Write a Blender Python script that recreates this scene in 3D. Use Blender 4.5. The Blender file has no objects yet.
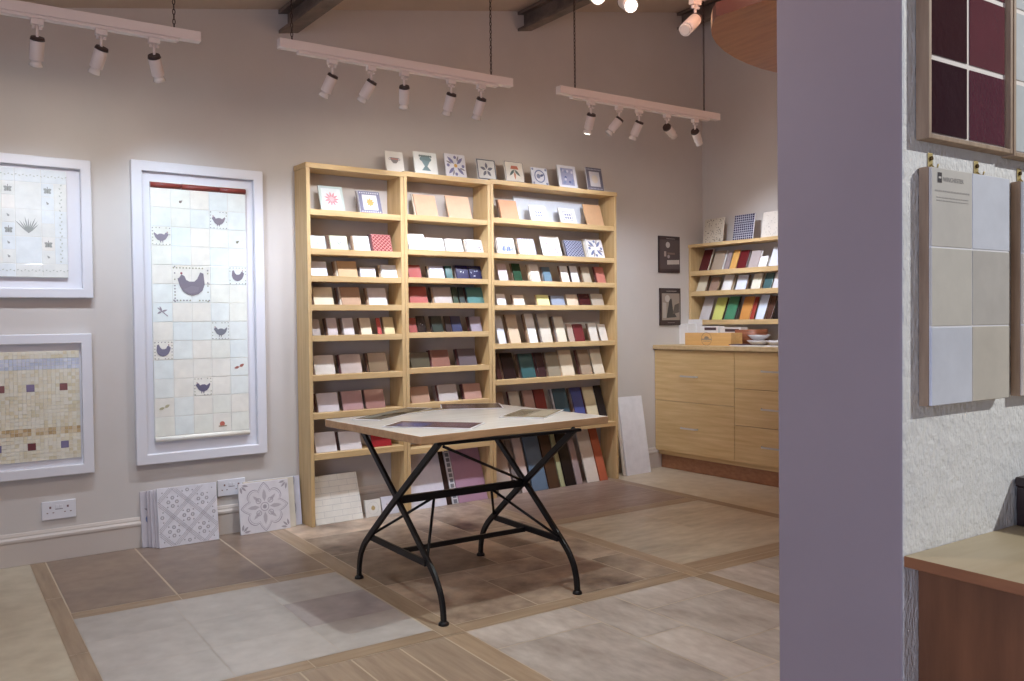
import bpy, math, random
from mathutils import Vector, Matrix
random.seed(7)
SC = bpy.context.scene
COL = SC.collection
PI = math.pi
# ------------------------------------------------------------------ camera
FPX, YAW, PITCH, ROLL, HC = 865.97, .591490649, .0223583787, .0113126822, 1.1
fw = Vector((math.sin(YAW)*math.cos(PITCH), math.cos(YAW)*math.cos(PITCH), -math.sin(PITCH)))
rt = Vector((math.cos(YAW), -math.sin(YAW), 0)); dn = fw.cross(rt)
c_, s_ = math.cos(ROLL), math.sin(ROLL)
rt, dn = c_*rt+s_*dn, -s_*rt+c_*dn
CO = Vector((0, 0, HC))
def ray(u, v): return (u-512)/FPX*rt+(v-340.5)/FPX*dn+fw
def hit(u, v, P, N):
    d = ray(u, v); t = (Vector(P)-CO).dot(N)/d.dot(N); return CO+t*d
def proj(P):
    q = Vector(P)-CO; return 512+FPX*q.dot(rt)/q.dot(fw), 340.5+FPX*q.dot(dn)/q.dot(fw)
cam = bpy.data.cameras.new('camera'); cam.sensor_width = 36; cam.lens = FPX/1024*36; cam.clip_start = .02
co = bpy.data.objects.new('camera', cam); COL.objects.link(co); SC.camera = co
m4 = Matrix((( rt.x, -dn.x, -fw.x, 0), (rt.y, -dn.y, -fw.y, 0), (rt.z, -dn.z, -fw.z, HC), (0, 0, 0, 1)))
co.matrix_world = m4
SC.view_settings.view_transform = 'Standard'; SC.view_settings.look = 'None'
SC.view_settings.gamma = 1; SC.view_settings.use_curve_mapping = False
SC.view_settings.exposure = 0.0
# ------------------------------------------------------------------ room frame: s along the back wall, n out into the room
A = .042
P0 = Vector((0, 4.555, 0)); ES = Vector((math.cos(A), math.sin(A), 0)); EN = Vector((math.sin(A), -math.cos(A), 0))
def W(s, n, z=0): return P0+s*ES+n*EN+Vector((0, 0, z))
def S(u, v, n):                       # point on the plane n out of the back wall -> (s, z)
    p = hit(u, v, W(0, n), EN); return (p-P0).dot(ES), p.z
def Rw(u, v, s):                      # point on the plane s (parallel to the right wall) -> (n, z)
    p = hit(u, v, W(s, 0), ES); return (p-P0).dot(EN), p.z
def onz(u, v, z): return hit(u, v, (0, 0, z), Vector((0, 0, 1)))
# ------------------------------------------------------------------ materials
def lin(c): return tuple((x/255/12.92 if x/255 <= .04045 else ((x/255+.055)/1.055)**2.4) for x in c)+(1,)
MATS = {}
def mat(rgb, rough=.5, metal=0, kind=None, emit=0, scale=1.0, amt=.25, rgb2=None, bump=0, vec=(1, 1, 1), name=None, coat=0, spec=None):
    key = (tuple(rgb), rough, metal, kind, emit, scale, amt, tuple(rgb2) if rgb2 else None, bump, vec, coat, spec)
    if key in MATS: return MATS[key]
    m = bpy.data.materials.new(name or 'material'); m.use_nodes = True; nt = m.node_tree; b = nt.nodes['Principled BSDF']
    b.inputs['Base Color'].default_value = lin(rgb); b.inputs['Roughness'].default_value = rough; b.inputs['Metallic'].default_value = metal
    if coat: b.inputs['Coat Weight'].default_value = coat; b.inputs['Coat Roughness'].default_value = .08
    if spec is not None: b.inputs['Specular IOR Level'].default_value = spec
    if emit: b.inputs['Emission Color'].default_value = lin(rgb); b.inputs['Emission Strength'].default_value = emit
    if kind or bump:
        tc = nt.nodes.new('ShaderNodeTexCoord'); mp = nt.nodes.new('ShaderNodeMapping'); mp.inputs['Scale'].default_value = vec
        nt.links.new(tc.outputs['Object'], mp.inputs['Vector'])
        nz = nt.nodes.new('ShaderNodeTexNoise'); nz.inputs['Scale'].default_value = scale; nz.inputs['Detail'].default_value = 6
        nz.inputs['Roughness'].default_value = .6
        nt.links.new(mp.outputs['Vector'], nz.inputs['Vector'])
        src = nz.outputs['Fac']
        if kind:
            cr = nt.nodes.new('ShaderNodeValToRGB'); r2 = rgb2 or tuple(max(0, x*(1-amt)) for x in rgb)
            cr.color_ramp.elements[0].position = .3; cr.color_ramp.elements[1].position = .7
            cr.color_ramp.elements[0].color = lin(r2); cr.color_ramp.elements[1].color = lin(rgb)
            nt.links.new(src, cr.inputs['Fac']); outc = cr.outputs['Color']
            if kind == 'stone':
                n2 = nt.nodes.new('ShaderNodeTexNoise'); n2.inputs['Scale'].default_value = scale*5; n2.inputs['Detail'].default_value = 8
                nt.links.new(mp.outputs['Vector'], n2.inputs['Vector'])
                mx = nt.nodes.new('ShaderNodeMixRGB'); mx.blend_type = 'SOFT_LIGHT'; mx.inputs[0].default_value = .5
                nt.links.new(outc, mx.inputs[1]); nt.links.new(n2.outputs['Fac'], mx.inputs[2]); outc = mx.outputs[0]
            if kind == 'attr':
                at = nt.nodes.new('ShaderNodeAttribute'); at.attribute_name = 'Tint'
                mx = nt.nodes.new('ShaderNodeMixRGB'); mx.blend_type = 'MULTIPLY'; mx.inputs[0].default_value = 1
                nt.links.new(outc, mx.inputs[1]); nt.links.new(at.outputs['Color'], mx.inputs[2]); outc = mx.outputs[0]
            nt.links.new(outc, b.inputs['Base Color'])
        if bump:
            bp = nt.nodes.new('ShaderNodeBump'); bp.inputs['Strength'].default_value = bump; bp.inputs['Distance'].default_value = .01
            nt.links.new(src, bp.inputs['Height']); nt.links.new(bp.outputs['Normal'], b.inputs['Normal'])
    MATS[key] = m; return m
OAK, OAK2 = (212, 184, 136), (192, 160, 112)
oak_x = mat(OAK, .5, kind='wood', rgb2=OAK2, scale=6, vec=(.6, 9, 9), name='oak_horizontal')
oak_z = mat(OAK, .5, kind='wood', rgb2=OAK2, scale=6, vec=(9, 9, .6), name='oak_vertical')
oak_y = mat(OAK, .5, kind='wood', rgb2=OAK2, scale=6, vec=(9, .6, 9), name='oak_depth')
cab_oak = mat((220, 190, 140), .42, kind='wood', rgb2=(196, 162, 110), scale=4, vec=(.7, 6, 12), name='cabinet_oak')
cab_oak_y = mat((212, 186, 144), .42, kind='wood', rgb2=(188, 160, 116), scale=4, vec=(6, .7, 12), name='cabinet_oak_depth')
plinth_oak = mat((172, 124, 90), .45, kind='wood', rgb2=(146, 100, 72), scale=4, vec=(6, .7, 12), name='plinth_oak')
paint = mat((202, 196, 191), .6, kind='paint', rgb2=(196, 190, 185), scale=2.5, name='wall_paint')
white_paint = mat((218, 218, 224), .4, name='white_paint')
skirt = mat((194, 184, 176), .42, name='skirting_paint')
black_iron = mat((13, 12, 16), .45, .3, bump=.05, scale=60, name='black_iron')
chrome = mat((214, 210, 206), .35, .55, name='brushed_steel')
track_w = mat((226, 216, 212), .45, name='track_white')
dark_cap = mat((60, 45, 42), .5, name='dark_cap')
PL = {}
def glaze(rgb, rough=.3, bump=.0):
    g = .3*rgb[0]+.55*rgb[1]+.15*rgb[2]; k = .2 if max(rgb)-min(rgb) > 40 else .05
    rgb = tuple(int(round(c*(1-k)+g*k)) for c in rgb)
    return mat(rgb, rough, kind='glaze', amt=.06, scale=14, bump=bump, coat=.3 if rough < .2 else 0, name='glazed_tile')
# ------------------------------------------------------------------ mesh builder
class MB:
    def __init__(self): self.v = []; self.f = []; self.m = []; self.mats = []; self.t = []; self.sm = []
    def mi(self, m):
        if m not in self.mats: self.mats.append(m)
        return self.mats.index(m)
    def face(self, idx, m, smooth=False, tint=1.0): self.f.append(idx); self.m.append(self.mi(m)); self.t.append(tint); self.sm.append(smooth)
    def poly(self, pts, m, tint=1.0):
        b = len(self.v); self.v += [tuple(p) for p in pts]; self.face(list(range(b, b+len(pts))), m, tint=tint)
    def box(self, x0, x1, y0, y1, z0, z1, m, mtop=None):
        if x0 > x1: x0, x1 = x1, x0
        if y0 > y1: y0, y1 = y1, y0
        if z0 > z1: z0, z1 = z1, z0
        b = len(self.v)
        self.v += [(x, y, z) for z in (z0, z1) for x, y in ((x0, y0), (x1, y0), (x1, y1), (x0, y1))]
        for q, mm in (((3, 2, 1, 0), m), ((4, 5, 6, 7), mtop or m), ((0, 1, 5, 4), m), ((1, 2, 6, 5), m), ((2, 3, 7, 6), m), ((3, 0, 4, 7), m)):
            self.face([b+i for i in q], mm)
        return self
    def hexa(self, bot, top, m):
        b = len(self.v); self.v += [tuple(p) for p in bot]+[tuple(p) for p in top]; n = len(bot)
        self.face([b+i for i in reversed(range(n))], m); self.face([b+n+i for i in range(n)], m)
        for i in range(n): self.face([b+i, b+(i+1) % n, b+n+(i+1) % n, b+n+i], m)
        return self
    def prism(self, pts, d, m):        # pts: 3D polygon, d: extrusion vector
        return self.hexa(pts, [Vector(p)+Vector(d) for p in pts], m)
    def tube(self, path, rad, m, seg=10, caps=True, flat=None):
        path = [Vector(p) for p in path]; n = len(path)
        rad = rad if isinstance(rad, (list, tuple)) else [rad]*n
        b = len(self.v); pu = None
        for i, p in enumerate(path):
            d = (path[min(i+1, n-1)]-path[max(i-1, 0)]).normalized()
            if pu is None:
                pu = d.orthogonal().normalized() if flat is None else Vector(flat)
            u = (pu-d*pu.dot(d)).normalized(); w = d.cross(u); pu = u
            for k in range(seg):
                a = 2*PI*k/seg; self.v.append(tuple(p+rad[i]*(math.cos(a)*u+math.sin(a)*w)))
        for i in range(n-1):
            for k in range(seg):
                k2 = (k+1) % seg
                self.face([b+i*seg+k, b+i*seg+k2, b+(i+1)*seg+k2, b+(i+1)*seg+k], m, True)
        if caps:
            self.face([b+k for k in reversed(range(seg))], m); self.face([b+(n-1)*seg+k for k in range(seg)], m)
        return self
    def bar(self, p0, p1, w, h, m, up=(0, 0, 1)):
        p0, p1 = Vector(p0), Vector(p1); d = (p1-p0).normalized(); up = Vector(up)
        x = d.cross(up).normalized(); y = x.cross(d).normalized()
        q = [(-w/2, -h/2), (w/2, -h/2), (w/2, h/2), (-w/2, h/2)]
        return self.hexa([p0+a*x+c*y for a, c in q], [p1+a*x+c*y for a, c in q], m)
    def strip(self, path, w, h, m, side):       # rectangular bar along a curved path; side = width direction
        path = [Vector(p) for p in path]; n = len(path); side = Vector(side); b = len(self.v)
        for i, p in enumerate(path):
            d = (path[min(i+1, n-1)]-path[max(i-1, 0)]).normalized(); y = side.cross(d).normalized()
            for a, c in ((-w/2, -h/2), (w/2, -h/2), (w/2, h/2), (-w/2, h/2)): self.v.append(tuple(p+a*side+c*y))
        for i in range(n-1):
            for k in range(4):
                k2 = (k+1) % 4; self.face([b+i*4+k, b+i*4+k2, b+(i+1)*4+k2, b+(i+1)*4+k], m)
        self.face([b+3, b+2, b+1, b], m); self.face([b+(n-1)*4+k for k in range(4)], m)
        return self
    def build(self, name, parent=None, bevel=0, loc=None, rot=None):
        me = bpy.data.meshes.new(name); me.from_pydata(self.v, [], self.f)
        for m in self.mats: me.materials.append(m)
        me.polygons.foreach_set('material_index', self.m); me.polygons.foreach_set('use_smooth', self.sm)
        if any(t != 1.0 for t in self.t):
            ca = me.color_attributes.new('Tint', 'FLOAT_COLOR', 'CORNER')
            for p, t in zip(me.polygons, self.t):
                t3 = t if isinstance(t, tuple) else (t, t, t)
                for li in p.loop_indices: ca.data[li].color = (*t3, 1)
        me.update(); o = bpy.data.objects.new(name, me); COL.objects.link(o)
        if parent: o.parent = parent
        if loc is not None: o.location = loc
        if rot is not None: o.rotation_euler = rot
        if bevel:
            md = o.modifiers.new('bevel', 'BEVEL'); md.width = bevel; md.segments = 2; md.limit_method = 'ANGLE'; md.angle_limit = .6
        return o
USED = set()
def tag(o, label, cat, group=None):
    if label in USED: print('DUP LABEL', label)
    n = len(label.split())
    if not 4 <= n <= 16: print('LABEL LEN', n, label)
    USED.add(label); o['label'] = label; o['category'] = cat
    if group: o['group'] = group
    return o
def root(name, loc, rz, label, cat, group=None):
    o = bpy.data.objects.new(name, None); o.empty_display_size = .1; COL.objects.link(o)
    o.location = loc; o.rotation_euler = (0, 0, rz); return tag(o, label, cat, group)
def struct(o): o['kind'] = 'structure'; return o
# ------------------------------------------------------------------ room shell
CEIL = lambda x: 2.49+.195*x
SR = 5.0                                  # right wall, in s
XL, YB, XE = -2.2, -1.8, 5.25
def wall_poly(name, pts, off, m):
    mb = MB(); mb.prism(pts, off, m); return struct(mb.build(name))
cl, cr = W(-2.3, 0), W(SR, 0)
wall_poly('wall_back', [(cl.x, cl.y, 0), (cr.x, cr.y, 0), (cr.x, cr.y, CEIL(cr.x)), (cl.x, cl.y, CEIL(cl.x))], -.15*EN, paint)
q0, q1 = W(SR, 0), W(SR, 6.6)
wall_poly('wall_right', [tuple(q0), tuple(q1), (q1.x, q1.y, CEIL(q1.x)), (q0.x, q0.y, CEIL(q0.x))], .15*ES, paint)
mb = MB(); mb.prism([(XL-.2, YB-.2, CEIL(XL-.2)), (XE+.3, YB-.2, CEIL(XE+.3)), (XE+.3, 5.1, CEIL(XE+.3)), (XL-.2, 5.1, CEIL(XL-.2))], (0, 0, .12), mat((206, 188, 172), .7, kind='paint', amt=.05, scale=2, name='ceiling_paint'))
struct(mb.build('ceiling'))
# left wall with a tall glazed shopfront opening (daylight comes in here, behind the camera's left)
mb = MB()
DY0, DY1, DZ = -1.4, 1.1, 2.0
for y0, y1, z0, z1 in ((YB-.15, DY0, 0, CEIL(XL)), (DY1, 4.62, 0, CEIL(XL)), (DY0, DY1, DZ, CEIL(XL))): mb.box(XL-.15, XL, y0, y1, z0, z1, paint)
struct(mb.build('wall_left'))
mb = MB(); mb.box(XL, XE+.1, YB-.15, YB, 0, CEIL(XL)-.02, paint)
mb.prism([(XL, YB, CEIL(XL)-.02), (XE+.1, YB, CEIL(XL)-.02), (XE+.1, YB, CEIL(XE+.1))], (0, -.15, 0), paint)
struct(mb.build('wall_front'))
fr = MB()
for y0, y1, z0, z1 in ((DY0, DY0+.06, 0, DZ), (DY1-.06, DY1, 0, DZ), (DY0, DY1, DZ-.06, DZ), (DY0, DY1, 0, .06), (-.18, -.12, 0, DZ)): fr.box(XL-.1, XL-.04, y0, y1, z0, z1, white_paint)
struct(fr.build('window_1'))
# partition: smooth end face towards the table, combed plaster on the side towards us
plaster = mat((226, 224, 220), .7, kind='paint', amt=.05, scale=30, name='combed_plaster')
nt = plaster.node_tree; b = nt.nodes['Principled BSDF']
tc = nt.nodes.new('ShaderNodeTexCoord'); mp = nt.nodes.new('ShaderNodeMapping'); mp.inputs['Scale'].default_value = (1, 1, .45)
nt.links.new(tc.outputs['Object'], mp.inputs['Vector'])
nz = nt.nodes.new('ShaderNodeTexNoise'); nz.inputs['Scale'].default_value = 190; nz.inputs['Detail'].default_value = 3
n3 = nt.nodes.new('ShaderNodeTexNoise'); n3.inputs['Scale'].default_value = 45; n3.inputs['Detail'].default_value = 4
nt.links.new(mp.outputs['Vector'], nz.inputs['Vector']); nt.links.new(tc.outputs['Object'], n3.inputs['Vector'])
ad = nt.nodes.new('ShaderNodeMath'); ad.operation = 'ADD'; nt.links.new(nz.outputs['Fac'], ad.inputs[0]); nt.links.new(n3.outputs['Fac'], ad.inputs[1])
bp = nt.nodes.new('ShaderNodeBump'); bp.inputs['Strength'].default_value = .8; bp.inputs['Distance'].default_value = .005
nt.links.new(ad.outputs[0], bp.inputs['Height']); nt.links.new(bp.outputs['Normal'], b.inputs['Normal'])
smooth = mat((146, 134, 140), .55, kind='paint', amt=.04, scale=3, name='smooth_paint_dim')  # low light on the end face is put into this darker colour
mb = MB(); x0, x1, y0, y1, z1 = 1.276, 5.18, .792, 1.036, CEIL(1.276)
mb.v += [(x0, y0, 0), (x1, y0, 0), (x1, y1, 0), (x0, y1, 0), (x0, y0, CEIL(x0)), (x1, y0, CEIL(x1)), (x1, y1, CEIL(x1)), (x0, y1, CEIL(x0))]
for q, m in (((0, 1, 5, 4), plaster), ((1, 2, 6, 5), smooth), ((2, 3, 7, 6), smooth), ((3, 0, 4, 7), smooth), ((3, 2, 1, 0), smooth), ((4, 5, 6, 7), smooth)): mb.face(list(q), m)
struct(mb.build('wall_partition', bevel=.004))
# skirting boards on the back wall
def skirting(name, s0, s1):
    mb = MB(); prof = [(0, 0), (.018, 0), (.018, .105), (.022, .112), (.022, .122), (.014, .132), (.014, .137), (.008, .15), (0, .15)]
    mb.hexa([W(s0, n, z) for n, z in prof], [W(s1, n, z) for n, z in prof], skirt); return struct(mb.build(name, bevel=.0015))
skirting('baseboard_back', -2.2, SR-.49)
# roof beams running out from the back wall under the sloping ceiling
beam_m = mat((132, 116, 106), .6, kind='paint', amt=.3, scale=8, name='beam_grey'); beam_d = mat((58, 48, 42), .6, name='beam_dark')
for k, s in enumerate((1.66, 3.28, 4.78)):
    mb = MB(); zc = CEIL(s)
    prof = [(-.055, -.005), (.055, .018), (.055, -.002), (.012, -.012), (.012, -.1), (.055, -.092), (.055, -.108), (-.055, -.131), (-.055, -.113), (-.004, -.104), (-.004, -.016), (-.055, -.026)]
    a0, a1 = W(s, .002), W(s, 5.9)
    mb.hexa([a0+x*ES+Vector((0, 0, CEIL(a0.x)+z-.01)) for x, z in prof], [a1+x*ES+Vector((0, 0, CEIL(a1.x)+z-.01)) for x, z in prof], beam_m if k != 1 else beam_m)
    o = mb.build('trim_%d' % (k+1)); struct(o)
# ------------------------------------------------------------------ floor of sample tile panels
def fm(rgb, rgb2, sc, rough=.42, vec=(1, 1, 1), kind='stone', bump=.05):
    return mat(rgb, rough, kind=kind, rgb2=rgb2, scale=sc, vec=vec, bump=bump, name='floor_tile')
base_f = mat((200, 186, 166), .6, name='grout')
wood_y = fm((172, 150, 126), (146, 124, 102), 4, vec=(9, .8, 1), kind='wood')
wood_x = fm((172, 150, 126), (146, 124, 102), 4, vec=(.8, 9, 1), kind='wood')
m_beige = fm((196, 186, 166), (180, 168, 148), 2.2); m_brown = fm((142, 122, 106), (122, 104, 92), 3, .3)
m_light = fm((188, 182, 178), (174, 168, 164), 2.5, .36); m_lilac = fm((172, 162, 162), (160, 150, 150), 2.5, .36)
m_dark = fm((200, 178, 156), (78, 60, 52), 2.8, .42, bump=.2); m_ash = fm((198, 188, 180), (160, 147, 138), 4, .42, (1.6, .7, 1), bump=.12)
m_mid = fm((206, 194, 174), (176, 164, 146), 3.4, .4, (.6, 1.6, 1)); m_rug = fm((156, 134, 120), (124, 104, 94), 5, .42, (.5, 2.5, 1))
m_pale = fm((206, 192, 168), (192, 178, 154), 2.6, .4)
FL = MB()
FL.box(XL-.15, XE+.15, YB-.15, 5.05, -.12, -.0012, base_f)
def rect(x0, x1, y0, y1, m, g=.002, var=0):
    z = 0
    FL.poly([(x0+g, y0+g, z), (x1-g, y0+g, z), (x1-g, y1-g, z), (x0+g, y1-g, z)], m)
def mod(m, k):            # another fired shade of the same tile
    key = (m.name, round(k, 2))
    if key in PL: return PL[key]
    n = m.copy(); cr = [x for x in n.node_tree.nodes if x.type == 'VALTORGB'][0]
    for e in cr.color_ramp.elements: e.color = tuple(min(1, c*k) for c in e.color[:3])+(1,)
    mp = [x for x in n.node_tree.nodes if x.type == 'MAPPING'][0]; mp.inputs['Location'].default_value = (k*13, k*7, 0)
    PL[key] = n; return n
def grid(xs, ys, m, g=.002, amp=.1):
    for i in range(len(xs)-1):
        for j in range(len(ys)-1):
            rect(xs[i], xs[i+1], ys[j], ys[j+1], mod(m, round(1+amp*random.choice((-1, -.5, 0, .5, 1)), 2)), g)
rows = lambda a, b, n: [a+(b-a)*i/n for i in range(n+1)]
grid([-2.2, -1.65, -1.15, -.65, -.14, .358], rows(-1.8, 4.6, 12), m_beige, .0006, .04)
grid([.358, .422], rows(-1.8, 4.64, 9), wood_y, .0015, .08)
grid([.422, .815, 1.21, 1.468], [3.68, 4.62], m_brown, .004, .08)
grid([.422, .815, 1.21, 1.468], [3.6, 3.68], wood_x, .0015, .08)
lx, ly = [.422, .77, 1.12, 1.462], [2.71, 3.0, 3.3, 3.6]
for i in range(3):
    for j in range(3): rect(lx[i], lx[i+1], ly[j], ly[j+1], mod(m_lilac, .96) if (i, j) in ((2, 1), (2, 2)) and (i, j) != (2, 2) else mod(m_light, [1, 1.03, .97][(i+j) % 3]), .0006)
grid([1.468, 1.555], [1.4, 2.1, 2.63, 3.3, 3.95, 4.62], wood_y, .0015, .08)
grid([.422, 1.0, 1.468], [2.63, 2.71], wood_x, .0015, .08)
grid([1.555, 2.1, 2.69], [2.63, 2.715], wood_x, .0015, .08); grid([2.775, 3.3, 3.85], [2.63, 2.7], wood_x, .0015, .08)
# dark ashlar stone under the table
def ashlar(x0, x1, y0, y1, m, u, seed, amp):
    rr = random.Random(seed); nx, ny = round((x1-x0)/u), round((y1-y0)/u); du, dv = (x1-x0)/nx, (y1-y0)/ny
    occ = [[0]*ny for _ in range(nx)]
    for j in range(ny):
        for i in range(nx):
            if occ[i][j]: continue
            for w, h in rr.sample([(3, 2), (2, 3), (2, 2), (3, 3), (2, 1), (1, 2)], 6)+[(1, 1)]:
                if i+w <= nx and j+h <= ny and all(not occ[a][c] for a in range(i, i+w) for c in range(j, j+h)): break
            for a in range(i, i+w):
                for c in range(j, j+h): occ[a][c] = 1
            rect(x0+i*du, x0+(i+w)*du, y0+j*dv, y0+(j+h)*dv, mod(m, round(1+amp*rr.choice((-1, -.5, 0, .5, 1)), 2)), .003)
ashlar(1.555, 2.69, 2.715, 4.62, m_dark, .19, 3, .3)
ashlar(1.555, 2.69, 1.2, 2.63, m_ash, .21, 11, .1)
grid([2.69, 2.775], [1.2, 2.0, 2.63, 3.4, 4.64], wood_y, .0015, .08)
grid([2.775, 3.85], [2.7, 2.79], wood_x, .0015, .08)
ashlar(2.775, 3.85, 2.79, 3.72, m_mid, .26, 5, .05)
grid([2.775, 3.3, 3.85], [3.72, 3.82], wood_x, .0015, .08)
grid([2.775, 3.85], [3.82, 4.1, 4.4, 4.7], m_rug, .001, .1)
grid([3.85, 3.93], [1.2, 2.5, 3.7, 4.72], wood_y, .0015, .08)
grid([3.93, 4.55, 5.2], [1.2, 2.0, 2.8, 3.6, 4.76], m_pale, .001, .04)
ashlar(2.775, 3.85, 1.2, 2.63, mod(m_ash, .95), .3, 9, .08)
m_plank = fm((176, 156, 136), (148, 128, 110), 4, .4, vec=(9, .8, 1), kind='wood')
grid([1.555, 2.6, 3.6, 5.3], rows(-1.8, 1.2, 6), mod(m_ash, 1.05), .003, .05)
grid([.422, 1.468], [-1.8, -1.0, -.3], m_plank, .003, .1)
for k in range(6):
    x = .422+k*.174
    grid([x, x+.174], [-.3, 1.0+.25*(k % 3), 2.0+.2*(k % 2), 2.63], m_plank, .003, .1)
struct(FL.build('floor'))
# ------------------------------------------------------------------ flat decoration helper: painted marks on the face of a tile
class Paint:
    """collects flat marks in a w x h field, on the face plane y=-e of a tile whose width runs along x and height along z"""
    def __init__(s, w, h, e=.0006): s.w, s.h, s.e, s.mb, s.k = w, h, e, MB(), 0
    def P(s, x, y): return ((x-.5)*s.w, -s.e-s.k*.00002, y*s.h)
    def poly(s, pts, c):
        c = tuple(int(.76*q+.24*172) for q in c); s.k += 1; s.mb.poly([s.P(*p) for p in pts], mat(c, .35, name='glaze_colour'))
    def disc(s, x, y, r, c, ry=None, n=14, a0=0):
        ry = ry or r*s.w/s.h; s.poly([(x+r*math.cos(2*PI*i/n+a0), y+ry*math.sin(2*PI*i/n+a0)) for i in range(n)], c)
    def ring(s, x, y, r, t, c, n=24, f=None):
        k = s.w/s.h; g = f or (lambda a: r); s.k += 1; m = mat(c, .35, name='glaze_colour')
        for i in range(n):
            a, b2 = 2*PI*i/n, 2*PI*(i+1)/n
            s.mb.poly([s.P(x+(g(q)+o)*math.cos(q), y+(g(q)+o)*math.sin(q)*k) for q, o in ((a, -t), (b2, -t), (b2, t), (a, t))], m)
    def petal(s, x, y, a, l, wd, c, off=0):
        k = s.w/s.h; ca, sa = math.cos(a), math.sin(a)
        L = [(off, 0), (off+l*.35, wd), (off+l*.7, wd*.8), (off+l, 0), (off+l*.7, -wd*.8), (off+l*.35, -wd)]
        s.poly([(x+p*ca-q*sa, y+(p*sa+q*ca)*k) for p, q in L], c)
    def line(s, x0, y0, x1, y1, t, c):
        t0, t1, ddx, ddy = 0, 1, x1-x0, y1-y0
        for pq, q in ((-ddx, x0-.01), (ddx, .99-x0), (-ddy, y0-.005), (ddy, .995-y0)):
            if abs(pq) < 1e-9:
                if q < 0: return
            elif pq < 0: t0 = max(t0, q/pq)
            else: t1 = min(t1, q/pq)
        if t1-t0 < .02: return
        x0, y0, x1, y1 = x0+t0*ddx, y0+t0*ddy, x0+t1*ddx, y0+t1*ddy
        dx, dy = (x1-x0)*s.w, (y1-y0)*s.h; L = math.hypot(dx, dy) or 1; nx, ny = -dy/L*t/2, dx/L*t/2
        s.poly([(x0+nx, y0+ny*s.w/s.h), (x0-nx, y0-ny*s.w/s.h), (x1-nx, y1-ny*s.w/s.h), (x1+nx, y1+ny*s.w/s.h)], c)
    def border(s, t, c, i=0): 
        for a in ((i, i, 1-i, i+t), (i, 1-i-t, 1-i, 1-i), (i, i+t, i+t, 1-i-t), (1-i-t, i+t, 1-i, 1-i-t)):
            s.poly([(a[0], a[1]), (a[2], a[1]), (a[2], a[3]), (a[0], a[3])], c)
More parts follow.
